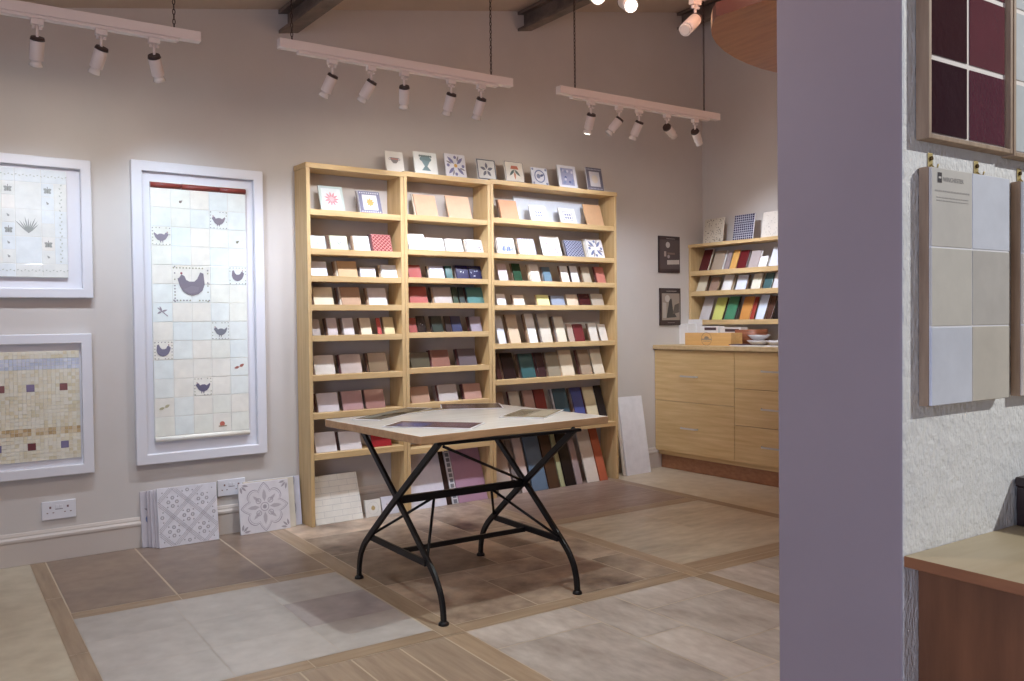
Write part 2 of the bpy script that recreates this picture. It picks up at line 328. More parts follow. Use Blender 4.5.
def dec(kind, w, h):
    p = Paint(w, h); R = random.Random(hash(kind) % 1 + len(kind)*31)
    BL, BL2, RD, GN, OR, GY, PK = (62, 76, 140), (120, 136, 180), (176, 44, 50), (92, 128, 96), (214, 160, 70), (130, 122, 128), (214, 130, 140)
    if kind == 'bowl':
        p.poly([(.25, .7), (.75, .7), (.68, .52), (.58, .42), (.42, .42), (.32, .52)], (120, 112, 110)); p.line(.3, .63, .7, .63, .05, (190, 110, 90)); p.ring(.24, .62, .05, .012, GY, 10); p.ring(.76, .62, .05, .012, GY, 10)
    elif kind == 'urn':
        p.disc(.5, .68, .26, (96, 124, 128), .14); p.poly([(.3, .62), (.7, .62), (.56, .36), (.44, .36)], (110, 140, 144)); p.poly([(.3, .16), (.7, .16), (.55, .36), (.45, .36)], (96, 124, 128))
        for i in range(7): p.disc(.26+.08*i, .82, .045, (88, 104, 96))
    elif kind in ('floral', 'leafx'):
        c = (104, 104, 150) if kind == 'floral' else (96, 112, 160)
        for a in range(4):
            p.petal(.5, .5, PI/4+a*PI/2, .42, .07, c, .1)
            p.petal(.5, .5, PI/4+a*PI/2+.4, .28, .04, GY, .2)
        for a in range(4): p.disc(.5+.36*math.cos(a*PI/2), .5+.36*math.sin(a*PI/2), .07, c)
        if kind == 'floral': p.disc(.5, .5, .08, OR)
    elif kind == 'star':
        p.border(.05, (70, 74, 88), .02)
        for a in range(5): p.petal(.5, .48, PI/2+a*2*PI/5, .3, .07, (90, 92, 110), .04)
    elif kind == 'vase':
        p.poly([(.3, .62), (.72, .62), (.66, .78), (.36, .78)], (190, 96, 70)); p.petal(.5, .6, PI*1.25, .4, .06, (70, 90, 86)); p.petal(.5, .6, PI*1.75, .4, .06, (70, 90, 86)); p.petal(.5, .5, PI*1.5, .35, .05, (200, 120, 90)); p.border(.03, GY, .02)
    elif kind == 'bluebird':
        p.ring(.5, .5, .3, .03, BL2); p.disc(.42, .5, .12, BL2); p.petal(.5, .5, .4, .3, .06, BL)
        for a, c in ((.1, .1), (.9, .1), (.1, .9), (.9, .9)): p.disc(a, c, .06, BL2)
    elif kind == 'bluepic':
        p.poly([(.15, .12), (.85, .12), (.85, .88), (.15, .88)], (150, 154, 190))
        for i in range(14): p.disc(R.uniform(.22, .78), R.uniform(.2, .8), .06, R.choice((BL, BL2, (210, 210, 226))))
    elif kind == 'darkframe':
        p.border(.17, (86, 84, 104), .01); p.disc(.5, .5, .2, (226, 214, 196))
        for i in range(10): p.disc(.1+.09*i, .09, .03, (190, 190, 206)); p.disc(.1+.09*i, .91, .03, (190, 190, 206))
    elif kind == 'shell':
        p.border(.1, (186, 204, 196), 0)
        for i in range(11): p.petal(.5, .48, i*2*PI/11, .26, .04, PK, .05)
        p.disc(.5, .48, .07, (232, 180, 184))
    elif kind == 'sun':
        p.border(.16, (104, 104, 132), .01)
        for i in range(8): p.petal(.5, .5, i*PI/4, .2, .05, OR)
        for i in range(9): p.disc(.1+.1*i, .09, .03, (220, 220, 230)); p.disc(.1+.1*i, .91, .03, (220, 220, 230))
    elif kind == 'sprig':
        p.petal(.5, .3, 1.9, .3, .05, (150, 166, 150)); p.petal(.5, .3, 1.1, .3, .05, (168, 176, 160)); p.petal(.5, .5, .3, .25, .04, (150, 160, 190)); p.petal(.45, .5, 2.7, .22, .04, (170, 160, 170))
    elif kind == 'pinkdots':
        for i in range(5): p.disc(R.uniform(.3, .8), R.uniform(.2, .8), .035, (222, 170, 190))
    elif kind == 'spot':
        p.petal(.5, .35, .3, .25, .05, (170, 170, 178)); p.disc(.7, .25, .05, (150, 150, 160))
    elif kind == 'zigzag':
        for i in range(-5, 7): p.line(i/5, 0, i/5+1, 1, .03, (206, 130, 124)); p.line(i/5+1, 0, i/5, 1, .03, (206, 130, 124))
    elif kind == 'lattice':
        for i in range(-6, 7): p.line(i/6, 0, i/6+1, 1, .028, (168, 174, 200)); p.line(i/6+1, 0, i/6, 1, .028, (168, 174, 200))
    elif kind == 'fruit':
        for i in range(7): p.petal(.2+.09*i, .12, 1.2+.15*(i % 3), .35, .06, BL if i % 2 else BL2)
    elif kind == 'weave':
        for i in range(6):
            for j in range(8): p.disc(.09+i*.165, .07+j*.125, .05, (150, 158, 190))
    elif kind == 'violets':
        for x, y in ((.3, .62), (.7, .35), (.75, .2), (.35, .2)): p.disc(x, y, .06, (170, 150, 200)); p.petal(x, y, -.8, .16, .03, (140, 160, 190))
    elif kind == 'print':
        p.border(.02, BL, .22)
        for i in range(3):
            for j in range(2): p.disc(.36+.14*i, .38+.2*j, .055, (110, 120, 160))
    elif kind == 'emblem': p.disc(.5, .5, .13, (190, 160, 90)); p.petal(.5, .5, PI/2, .18, .05, (190, 160, 90)); p.ring(.5, .5, .36, .008, (200, 196, 190))
    elif kind == 'white_marks': p.petal(.3, .5, .3, .16, .035, (200, 200, 210)); p.petal(.55, .42, 1.0, .14, .03, (180, 180, 196))
    elif kind == 'navyprint':
        for i in range(6): p.petal(R.uniform(.2, .7), R.uniform(.1, .7), R.uniform(0, 3), .16, .03, (130, 138, 180))
    elif kind == 'brick':
        for j in range(1, 8): p.line(0, j/8, 1, j/8, .006, (186, 184, 180))
        for j in range(8):
            for i in range(3): x = (i+.5*(j % 2))/2.6; p.line(x, j/8, x, (j+1)/8, .005, (186, 184, 180))
    elif kind == 'mosdark':
        for i in range(10):
            for j in range(11): p.poly([((i+.09)/10, (j+.09)/11), ((i+.91)/10, (j+.09)/11), ((i+.91)/10, (j+.91)/11), ((i+.09)/10, (j+.91)/11)], (4, 2, 44))
    elif kind in ('speckle', 'speckle2'):
        for i in range(90 if kind == 'speckle' else 50): p.disc(R.uniform(.04, .96), R.uniform(.03, .97), R.uniform(.012, .028), R.choice(((96, 84, 74), (140, 122, 100), (70, 62, 58))) if kind == 'speckle' else R.choice(((170, 160, 150), (190, 180, 170))), n=6)
    elif kind == 'squares':
        for j in range(11): p.poly([(.2, (j+.12)/11), (.8, (j+.12)/11), (.8, (j+.86)/11), (.2, (j+.86)/11)], (92, 96, 104))
    elif kind == 'ribs':
        for i in range(1, 26): p.line(i/26, 0, i/26, 1, .008, (168, 120, 146))
    elif kind == 'quatre':        # encaustic: rotated lattice of four-petal flowers
        g = (176, 172, 180)
        for i in range(3):
            for j in range(3):
                x, y = i/2, j/2
                for cx, cy in ((x, y), (x+.25, y+.25)):
                    if (i+j) % 1 == 0:
                        for a in range(4):
                            fx, fy = cx+.07*math.cos(a*PI/2), cy+.07*math.sin(a*PI/2)
                            if .03 < fx < .97 and .03 < fy < .97: p.disc(fx, fy, .034, g, n=6); p.disc(fx, fy, .016, (226, 224, 228), n=6)
                        for a in range(4):
                            fx, fy = cx+.12*math.cos(a*PI/2+PI/4), cy+.12*math.sin(a*PI/2+PI/4)
                            if .03 < fx < .97 and .03 < fy < .97: p.disc(fx, fy, .012, (166, 162, 170), n=6)
        for k in (-.035, 0, .035):
            for c0 in (-.5, 0, .5):
                def seg(x0, y0, x1, y1):
                    pts = []
                    for t in range(41):
                        x, y = x0+(x1-x0)*t/40, y0+(y1-y0)*t/40
                        if .01 <= x <= .99 and .01 <= y <= .99: pts.append((x, y))
                    if len(pts) > 3: p.line(*pts[0], *pts[-1], .0065, g)
                seg(c0+k, 0, c0+1+k, 1) if abs(c0) == .5 and False else None
            seg(.25+k, .0, -.25+k, .5); seg(.75+k, 0, -.25+k, 1); seg(1.25+k, 0, .25+k, 1); seg(-.25+k, .5, .25+k, 1); seg(.75-k, 0, 1.25-k, .5); seg(.25-k, 0, 1.25-k, 1); seg(-.25-k, 0, .75-k, 1)
    elif kind == 'medallion':
        g = (160, 152, 162)
        def f(a):
            d0 = abs((a+PI/4) % (PI/2)-PI/4); d1 = PI/4-d0
            return .33+.14*max(0, 1-d0/.36)+(.085*math.sqrt(1-(d1/.38)**2) if d1 < .38 else 0)
        p.ring(.5, .5, .4, .008, g, 120, f); p.ring(.5, .5, .4, .004, g, 120, lambda a: f(a)-.035)
        for a in range(4):
            p.petal(.5, .5, a*PI/2, .24, .04, (186, 178, 186), .1); p.petal(.5, .5, a*PI/2+PI/4, .2, .03, (186, 178, 186), .12)
            p.ring(.5+.17*math.cos(a*PI/2+PI/4), .5+.17*math.sin(a*PI/2+PI/4), .05, .006, g, 12)
        p.disc(.5, .5, .04, g); p.ring(.5, .5, .08, .006, g, 16)
        for sx in (0, 1):
            for sy in (0, 1):
                for q in range(3):
                    p.petal(sx+(.5-sx)*.06, sy+(.5-sy)*.06, math.atan2(.5-sy, .5-sx)+(q-1)*.6, .13, .022, (158, 150, 158), .04)
    elif kind == 'swirl':
        for i in range(5):
            for j in range(12): p.line(.5+.09*i+.03*math.sin(j*.9+i), j/12, .5+.09*i+.03*math.sin((j+1)*.9+i), (j+1)/12, .018, (140, 142, 166))
    return p.mb
# ------------------------------------------------------------------ leaning tiles
def lean_tile(name, loc, rz, w, h, th, lean, colour, rough, label, cat, group, kind=None, bump=0, mark='painted_motif', dz=0):
    mb = MB(); mb.box(-w/2, w/2, 0, th, 0, h, glaze(colour, rough, bump))
    o = mb.build(name, loc=loc, rot=(-lean, 0, rz), bevel=min(.0015, th*.2)); tag(o, label, cat, group)
    if kind: dec(kind, w, h).build(mark, o)
    return o
ORD = ['first', 'second', 'third', 'fourth', 'fifth', 'sixth', 'seventh', 'eighth', 'ninth', 'tenth', 'eleventh']
BACKC = {'brown': (122, 84, 60), 'dark': (62, 44, 42), 'grey': (128, 118, 116), 'cream': (214, 204, 186), 'tan': (178, 146, 110), 'maroon': (96, 40, 42), 'white': (226, 224, 222)}
def row(z, nf, lean, place, group, items, vb, side='back', th=.008, s_wall=None):
    """items: (u0, u1, vtop, colour, rough, description, kind, [names of colours stacked behind])"""
    for k, it in enumerate(items):
        u0, u1, vt, c, rough, desc, kind, back = it
        if side == 'back':
            (a, _), (b2, _) = S(u0, vb, nf), S(u1, vb, nf)
            P = lambda s, t: W(s, nf-t, 0); pos = (a+b2)/2; w = b2-a; rz = A
            # tilted plane through the bottom edge
            p0 = W(pos, nf, z); N = (ES.cross(Vector((0, 0, 1))*math.cos(lean)-EN*math.sin(lean))).normalized()
            along, inward = ES, -EN
        else:
            (a, _), (b2, _) = Rw(u0, vb, nf), Rw(u1, vb, nf)
            pos = (a+b2)/2; w = b2-a; rz = A-PI/2
            p0 = W(nf, pos, z); up = Vector((0, 0, math.cos(lean)))+ES*math.sin(lean); N = EN.cross(up).normalized(); along, inward = EN, ES
        up = Vector((0, 0, math.cos(lean)))+inward*math.sin(lean)
        um = (u0+u1)/2+(-3 if side == 'back' else 3)
        q = hit(um, vt, p0, N); h = (q-p0).dot(up)
        w = max(w, .012); nm = 'tile_sample'
        plc = f'{ORD[k]} from left, {place}' if len(items) > 1 else place
        lean_tile(nm, p0+Vector((0, 0, .0006)), rz, w, h, th, lean, c, rough, f'{desc}, {plc}', 'tile', group, kind, bump=.15 if rough < .2 else 0)
        o2 = inward
        for j, bc in enumerate(back):
            d = (j+1)*(th+.0015)
            pb = p0+Vector((0, 0, .0006))+inward*(d/math.cos(lean))-along*(.006+.005*j if side == 'back' else -.005)
            word = {0: 'behind', 1: 'two behind', 2: 'three behind'}[j]
            hh = h*(1-.02*j)
            lean_tile(nm, pb, rz, w, hh, th, lean, BACKC[bc], .5, f'{bc} tile edge {word} the {ORD[k]}, {place}', 'tile', group)
WHT, PWH, CRM, TAN, GRY, DGR, NVY, RED, PCH, MRN, BLK, TEAL = (240, 240, 240), (226, 232, 242), (226, 218, 190), (204, 166, 118), (176, 168, 164), (42, 66, 52), (46, 52, 104), (168, 62, 54), (226, 178, 140), (92, 32, 36), (30, 26, 28), (82, 130, 132)
# ------------------------------------------------------------------ bookcases
ND = .165                       # depth of the bookcases (front edge, from the wall)
def bookcase(uL, uR, zs, ztop, label, levels):
    sL, sR = S(uL, 310, ND)[0], S(uR, 310, ND)[0]
    rt_ = root('bookcase', W(sL, ND, 0), A, label, 'bookcase', 'oak bookcases against the back wall')
    wd = sR-sL; t = .021
    d = ND-.004
    for nm, x0 in (('side_panel', 0), ('side_panel', wd-t)):
        MB().box(x0, x0+t, 0, d, 0, ztop-.028, oak_z).build(nm, rt_, .0015)
    MB().box(-.004, wd+.004 if uR > 600 else wd, -.004, d, ztop-.028, ztop, oak_x).build('top_board', rt_, .0015)
    for z in zs: MB().box(t+.0005, wd-t-.0005, .0015, d, z-.032, z, oak_x).build('shelf', rt_, .0012)
    return sL, sR
zA = [S(314, v, ND)[1] for v in (208.7, 248.2, 275.5, 304.6, 335.7, 375.6, 413.9, 455)]
zB = [S(410, v, ND)[1] for v in (214.3, 249, 277.2, 302.7, 332.7, 368.5, 404.5, 449.5)]
zC = [S(498, v, ND)[1] for v in (217.5, 252.9, 280.2, 304.9, 344, 380.3)]+[S(614, 421.5, ND)[1]]
print('shelves', zA, zB, zC)
bookcase(308.3, 405.3, zA, 1.962, 'left oak tile bookcase with white brick tile board standing in its base', zA)
bookcase(405.6, 491.6, zB, 1.968, 'narrow middle oak tile bookcase with pink ribbed board in its base', zB)
bookcase(492.0, 617.3, zC, 1.976, 'widest oak tile bookcase on the right with orange board in its base', zC)
GA, GB, GC = 'tile samples in the left bookcase', 'tile samples in the middle bookcase', 'tile samples in the right bookcase'
# tiles standing along the tops
tops = [(386.8, 404.7, 151.5, (226, 222, 214), 'white tile painted with a handled bowl', 'bowl', 1.962, 171),
        (415.6, 438.4, 152.3, (230, 232, 226), 'white tile painted with a green urn', 'urn', 1.968, 174),
        (446.7, 467.2, 154.3, (222, 222, 228), 'white tile with blue flowers and orange centre', 'floral', 1.968, 176),
        (478.2, 497.4, 159.2, (218, 218, 216), 'dark-bordered tile with a five-petal flower', 'star', 1.972, 178),
        (506.2, 525.4, 161.4, (226, 222, 212), 'white tile with terracotta vase and green leaves', 'vase', 1.976, 181),
        (532.8, 548.9, 167.8, (226, 230, 244), 'small pale blue and white ring tile', 'bluebird', 1.976, 183),
        (559.8, 578.0, 165.7, (226, 228, 236), 'white tile with a square blue picture', 'bluepic', 1.976, 185),
        (588.5, 604.3, 167.8, (212, 210, 214), 'tile with dark blue frame and round cream centre', 'darkframe', 1.976, 187)]
for u0, u1, vt, c, d, kd, z, vb in tops:
    row(z, ND-.02, .2, 'standing on top of the bookcases', 'tiles along the bookcase tops', [(u0, u1, vt, c, .3, d, kd, [])], vb)
nf, L = ND-.046, .33
pl = lambda n, w: f'{n} shelf down, {w} bookcase'
row(zA[0], nf, L, pl('top', 'left'), GA, [(321.5, 345.7, 186.4, (222, 228, 226), .25, 'tile with pink shell', 'shell', []), (361, 383, 191.4, (228, 228, 234), .25, 'blue-edged tile with yellow sun', 'sun', ['grey'])], 211)
row(zA[1], nf, L, pl('second', 'left'), GA, [(311.5, 326.6, 235.7, (196, 214, 218), .3, 'pale blue sprigged tile', 'sprig', ['brown']), (331.4, 348.8, 235.7, (206, 212, 184), .3, 'cream green sprigged tile', 'sprig', ['brown', 'brown']), (355.3, 370.7, 236, WHT, .3, 'white tile with pink dots', 'pinkdots', ['tan', 'brown']), (373.8, 393, 234.5, (150, 34, 40), .3, 'red cross-hatched tile', 'zigzag', ['maroon', 'dark'])], 250)
row(zA[2], nf, L, pl('third', 'left'), GA, [(311.6, 328, 261.5, PWH, .3, 'pale blue plain tile', None, ['brown', 'maroon']), (339, 358.3, 261, TAN, .5, 'tan stone tile', None, ['cream', 'tan', 'brown']), (361.4, 376.4, 267.5, PWH, .3, 'short bluish white tile', None, ['grey']), (383, 399, 265, PWH, .3, 'blue-white plain tile', None, ['cream', 'tan'])], 277)
row(zA[3], nf, L, pl('fourth', 'left'), GA, [(314.8, 334.3, 287.2, CRM, .4, 'cream tile', None, ['brown', 'brown']), (342.5, 361.6, 287, (190, 150, 116), .4, 'brown clay tile', None, ['cream', 'grey', 'brown']), (369.8, 387.8, 288, (220, 216, 216), .3, 'light grey tile', None, ['tan', 'brown'])], 306)
row(zA[4], nf, L, pl('fifth', 'left'), GA, [(313, 321, 319, GRY, .4, 'narrow grey tile', None, ['brown']), (328.7, 338.4, 318, (206, 196, 196), .4, 'mauve white tile', None, ['brown', 'dark']), (344.6, 354.9, 318, (216, 212, 212), .3, 'light grey tile', None, ['grey', 'brown']), (362, 372.4, 318, (226, 214, 184), .4, 'cream tan tile', None, ['brown']), (378.5, 382.3, 318, (200, 70, 66), .4, 'thin coral red tile', None, []), (385.3, 395.5, 317, (224, 206, 150), .4, 'creamy yellow tile', None, ['brown'])], 337)
row(zA[5], nf, L, pl('sixth', 'left'), GA, [(315.6, 335.8, 355.3, (222, 216, 206), .12, 'glossy beige tile', None, ['brown']), (342, 362.8, 354.4, (190, 176, 168), .1, 'glossy taupe tile', None, ['maroon', 'dark']), (370, 388.7, 352.7, (98, 86, 66), .2, 'dark olive tile', None, ['brown', 'dark'])], 377)
row(zA[6], nf, L, pl('seventh', 'left'), GA, [(319, 340, 392.9, (210, 204, 208), .2, 'pale lilac grey tile', None, ['brown', 'maroon']), (343.8, 364, 391, (182, 146, 146), .1, 'glossy mauve tile', None, ['dark']), (366.7, 386, 389.3, (164, 116, 108), .12, 'rosy brown tile', None, ['dark'])], 415)
row(zA[7], nf, L, pl('eighth', 'left'), GA, [(316.5, 337.6, 432, (224, 220, 222), .1, 'glossy white tile', None, ['brown']), (341, 362.3, 431, (222, 216, 216), .1, 'glossy greyish white tile', None, ['dark', 'maroon']), (372.8, 392.2, 434, (170, 34, 40), .2, 'bright red tile', None, ['grey', 'brown'])], 457)
row(zB[0], nf, L, pl('top', 'middle'), GB, [(417, 438.8, 195, PCH, .6, 'peach clay tile', None, ['cream']), (449.3, 472.7, 196.5, PCH, .6, 'peach clay tile', None, [])], 216)
row(zB[1], nf, L, pl('second', 'middle'), GB, [(409.5, 426.4, 234, WHT, .3, 'taller white sprigged tile', 'spot', []), (428.3, 444.9, 238, WHT, .3, 'white spotted tile', 'spot', ['white']), (448.5, 463.7, 239, WHT, .3, 'white spotted tile', 'spot', ['white']), (469, 486.3, 239.7, WHT, .3, 'white tile with blue mark', 'spot', ['white', 'cream'])], 251)
row(zB[2], nf, L, pl('third', 'middle'), GB, [(409.5, 422, 265, RED, .4, 'brick red tile', None, []), (431, 445, 266, (206, 212, 236), .3, 'pale periwinkle tile', None, ['cream', 'dark']), (446.8, 453.7, 266, (36, 92, 92), .2, 'dark turquoise tile', None, ['dark']), (457.5, 469.5, 265.4, (20, 18, 84), .2, 'navy patterned tile', 'white_marks', ['grey']), (470.4, 482.7, 266, (26, 28, 78), .2, 'navy flowered tile', 'navyprint', ['dark'])], 278)
row(zB[3], nf, L, pl('fourth', 'middle'), GB, [(410.5, 428.5, 286.5, (176, 74, 66), .4, 'brick red tile', None, ['maroon']), (435.2, 452.8, 287, GRY, .4, 'grey beige tile', None, ['tan', 'dark']), (454, 459, 287, DGR, .3, 'thin dark green tile', None, []), (460.5, 465.5, 287, (40, 56, 56), .3, 'thin blackish green tile', None, []), (468.6, 485.4, 287.4, (70, 130, 128), .3, 'teal tile', None, ['dark', 'grey'])], 304)
row(zB[4], nf, L, pl('fifth', 'middle'), GB, [(410, 417.8, 318, (160, 66, 60), .4, 'brick red tile', None, []), (418.8, 427, 316, BLK, .15, 'black tile with white marks', 'white_marks', []), (433.5, 444, 316, (32, 48, 42), .3, 'blackish green tile', None, ['dark']), (446.6, 451.8, 316, (40, 28, 32), .3, 'thin black tile', None, []), (453, 462.8, 316, (48, 56, 96), .3, 'navy blue tile', None, ['brown']), (472, 482.7, 316.5, (150, 142, 156), .3, 'violet grey tile', None, ['dark', 'maroon'])], 334)
row(zB[5], nf, L, pl('sixth', 'middle'), GB, [(411.8, 430.7, 352.5, (70, 68, 52), .3, 'dark moss green tile', None, []), (433, 450.7, 350, (146, 98, 82), .12, 'glossy brown tile', None, ['maroon', 'dark']), (460, 477.5, 348.7, (96, 86, 90), .3, 'dark grey tile', None, ['maroon', 'dark'])], 369)
row(zB[6], nf, L, pl('seventh', 'middle'), GB, [(412, 430.7, 386.5, (176, 136, 110), .4, 'tan brown tile', None, []), (440, 458.8, 384.7, (190, 184, 182), .3, 'pale grey tile', None, ['maroon', 'grey', 'grey']), (465.5, 482.5, 383.4, (188, 142, 126), .3, 'dusty pink tile', None, ['maroon', 'dark'])], 405)
row(zC[0], .03, .06, pl('top', 'right'), GC, [(514.5, 585, 199, (214, 222, 234), .4, 'wide bluish white card against the wall', None, [])], 214)
row(zC[0], nf, L, pl('top', 'right'), GC, [(502, 519.9, 200.4, (222, 160, 116), .6, 'orange peach clay tile', None, ['brown']), (532, 548.5, 205.7, WHT, .3, 'white tile with small blue print', 'print', []), (561.5, 577.5, 208.5, WHT, .3, 'white tile with square blue print', 'print', []), (587.5, 604.6, 205, (222, 170, 120), .6, 'tan orange clay tile', None, [])], 219)
row(zC[1], nf, L, pl('second', 'right'), GC, [(499.5, 516.4, 238, WHT, .3, 'white tile with blue fruit', 'fruit', ['white']), (520.8, 536.7, 238.8, (206, 210, 226), .3, 'grey blue woven pattern tile', 'weave', ['tan']), (543.8, 562.6, 236.2, WHT, .3, 'white tile with violets', 'violets', []), (567.5, 585, 240.6, (66, 72, 112), .3, 'dark blue lattice tile', 'lattice', ['grey']), (589.5, 605.4, 239.2, WHT, .3, 'white tile with blue leaf cross', 'leafx', ['white', 'cream'])], 254)
row(zC[2], nf, L, pl('third', 'right'), GC, [(500, 509, 263.8, (208, 198, 206), .4, 'pale lilac tile', None, []), (515, 523, 263.5, (24, 66, 40), .25, 'bottle green tile', None, ['brown']), (532.5, 541, 264.4, (234, 230, 224), .3, 'white tile', None, ['cream', 'tan']), (545, 552.6, 267, (92, 122, 144), .3, 'blue grey tile', None, ['grey']), (563, 570, 266, WHT, .3, 'white tile', None, ['brown']), (573, 580, 266, (228, 230, 234), .3, 'cool white tile', None, ['dark']), (584.3, 592, 266.5, (190, 178, 158), .4, 'grey beige tile', None, ['brown']), (598, 606.3, 267, (206, 116, 100), .4, 'coral pink tile', None, ['maroon'])], 281)
row(zC[3], nf, L, pl('fourth', 'right'), GC, [(498, 506.7, 293.8, (232, 232, 234), .3, 'white tile', None, []), (514.5, 525.2, 294.9, (226, 214, 196), .3, 'cream white tile', None, ['brown']), (538.5, 550.3, 294.9, (222, 224, 140), .3, 'lime yellow tile', None, ['tan']), (552.5, 565.5, 295.6, (142, 152, 172), .3, 'slate blue tile', None, ['dark']), (567.8, 578.8, 294.5, (208, 190, 168), .4, 'beige tile', None, []), (580.2, 591.3, 293.8, (74, 22, 26), .25, 'dark maroon tile', None, []), (592.7, 604.5, 293.8, (182, 168, 152), .4, 'grey beige tile', None, [])], 306)
row(zC[4], nf, L, pl('fifth', 'right'), GC, [(499.2, 506.7, 315.5, (214, 216, 224), .3, 'tall greyish white tile', None, []), (511, 521.4, 314.6, (208, 184, 150), .4, 'tall tan tile', None, ['brown']), (530.5, 538.5, 313.7, (236, 234, 232), .3, 'tall white tile', None, ['tan', 'brown']), (543, 553.3, 313.7, (206, 198, 184), .4, 'tall greige tile', None, ['grey']), (558.7, 567.5, 316.4, (216, 206, 186), .4, 'tall cream tile', None, ['grey', 'brown']), (570, 575.3, 324, (182, 160, 146), .4, 'short grey brown tile', None, []), (576, 585.6, 324, (122, 40, 44), .3, 'maroon tile', None, []), (591.5, 599.3, 323.4, (222, 216, 206), .3, 'short white tile', None, ['brown']), (601.5, 608.4, 324, (220, 212, 200), .3, 'short cream white tile', None, [])], 345)
row(zC[5], nf, L, pl('sixth', 'right'), GC, [(498, 502.6, 353, (70, 34, 28), .3, 'thin dark brown tile', None, []), (505, 517, 352.8, (36, 24, 24), .2, 'black brown tile', None, ['brown']), (523, 536.6, 353.5, (56, 94, 96), .1, 'glossy dark teal tile', None, ['dark', 'brown']), (539, 547, 352.5, (58, 34, 36), .3, 'dark chocolate tile', None, ['maroon']), (549.5, 561.4, 352, (146, 136, 116), .3, 'mossy grey tile', None, ['brown']), (563.2, 575.5, 350, (226, 208, 176), .4, 'cream sand tile', None, ['tan']), (582.5, 593, 349.5, (172, 148, 122), .1, 'glossy taupe tile', None, ['brown', 'maroon']), (594.8, 605, 349, (220, 208, 186), .4, 'cream white tile', None, [])], 381)
row(zC[6], nf, L, 'seventh shelf down, right bookcase', GC, [(501, 510, 392, (176, 146, 124), .4, 'brownish tile', None, []), (516, 526, 391, (214, 208, 190), .4, 'pale cream tile', None, ['maroon']), (530, 540, 390, (196, 156, 142), .4, 'pinkish tile', None, ['brown']), (541, 551.5, 389, (146, 50, 46), .3, 'brick red tile', None, ['maroon']), (560, 573, 388, (58, 92, 110), .1, 'glossy petrol blue tile', None, ['white', 'grey']), (578, 588, 387, (76, 84, 156), .2, 'cobalt violet tile', None, ['grey', 'brown']), (590, 600.5, 386.5, (222, 206, 164), .4, 'cream yellow tile', None, ['maroon']), (601.5, 608.5, 385, (34, 30, 34), .2, 'black tile', None, [])], 424)
# boards standing on the floor inside the bases
LB = 'on the floor inside the base of the '
def floor_board(name, u0, u1, vb0, vb1, vt, ut, c, rough, label, kind=None, th=.01, nf=ND-.02, group='boards in the bookcase bases', mark='painted_motif', cat='tile board', lean=.34):
    a, b2 = S(u0, vb0, nf)[0], S(u1, vb1, nf)[0]; pos = (a+b2)/2
    p0 = W(pos, nf, .001); up = Vector((0, 0, math.cos(lean)))-EN*math.sin(lean); N = ES.cross(up).normalized()
    q = hit(ut, vt, p0, N); h = (q-p0).dot(up)
    return lean_tile(name, p0, A, b2-a, h, th, lean, c, rough, label, cat, group, kind, mark=mark)
floor_board('tile_board', 316.5, 363.7, 527, 520.5, 474, 335, (232, 228, 218), .35, 'cream brick-pattern tile board '+LB+'left bookcase', 'brick', mark='grout_lines')
floor_board('tile_sample', 366.5, 381.7, 519.5, 517, 499.5, 372, (232, 230, 222), .3, 'small white tile with gold emblem, floor of left bookcase', 'emblem', lean=.2, th=.014)
floor_board('tile_sample', 383.5, 399.5, 517, 515, 496, 388, (206, 206, 214), .3, 'flowered white tile beside the gold emblem tile, floor of left bookcase', 'sprig', lean=.35)
floor_board('tile_board', 412.5, 447.4, 511, 507.5, 451, 420, (220, 218, 226), .35, 'large plain white board '+LB+'middle bookcase')
floor_board('tile_board', 448.2, 452.4, 506, 506, 450, 440, (52, 34, 28), .35, 'narrow dark brown board left of the striped sheet, middle bookcase')
floor_board('tile_board', 453, 458.8, 506.3, 505.5, 447, 447, (216, 214, 218), .35, 'narrow sheet of grey mosaic squares, base of middle bookcase', 'squares', mark='mosaic_squares')
floor_board('tile_board', 459.6, 488.2, 506.7, 502.5, 444, 466, (190, 142, 168), .4, 'pink finely ribbed board '+LB+'middle bookcase', 'ribs', mark='ribbing')
floor_board('tile_board', 500, 514.5, 501, 499, 436, 500, (188, 172, 158), .4, 'beige board at the left end in right bookcase base')
floor_board('tile_board', 516, 521, 499, 498, 440, 508, (130, 120, 116), .4, 'thin grey board beside the beige one in right bookcase base')
floor_board('tile_board', 523, 531.5, 497, 496, 435, 518, (214, 196, 188), .4, 'pinkish white board left of the slate blue board, right bookcase base')
floor_board('tile_board', 533.8, 548.6, 494.5, 492, 432, 527, (96, 124, 150), .4, 'slate blue board '+LB+'right bookcase')
floor_board('tile_board', 549.8, 560.4, 490.5, 489, 431, 541, (82, 54, 34), .35, 'dark brown board right of the slate blue board, right bookcase')
floor_board('tile_board', 561.4, 565.4, 488, 488, 431, 553, (176, 180, 128), .4, 'thin lime green board in the base of the right bookcase')
floor_board('tile_board', 566.6, 576.6, 487, 486, 430, 559, (28, 22, 24), .3, 'black board right of the thin lime board, right bookcase')
floor_board('tile_board', 577.4, 583, 485, 484, 430, 570, (168, 148, 146), .4, 'narrow mauve grey board left of the white board, right bookcase')
floor_board('tile_board', 588, 599.6, 484, 482, 429, 583, (226, 216, 202), .4, 'cream white board between mauve and orange boards, right bookcase')
floor_board('tile_board', 600.6, 608.2, 481.5, 480, 428, 594, (206, 98, 60), .4, 'bright orange board '+LB+'right bookcase')
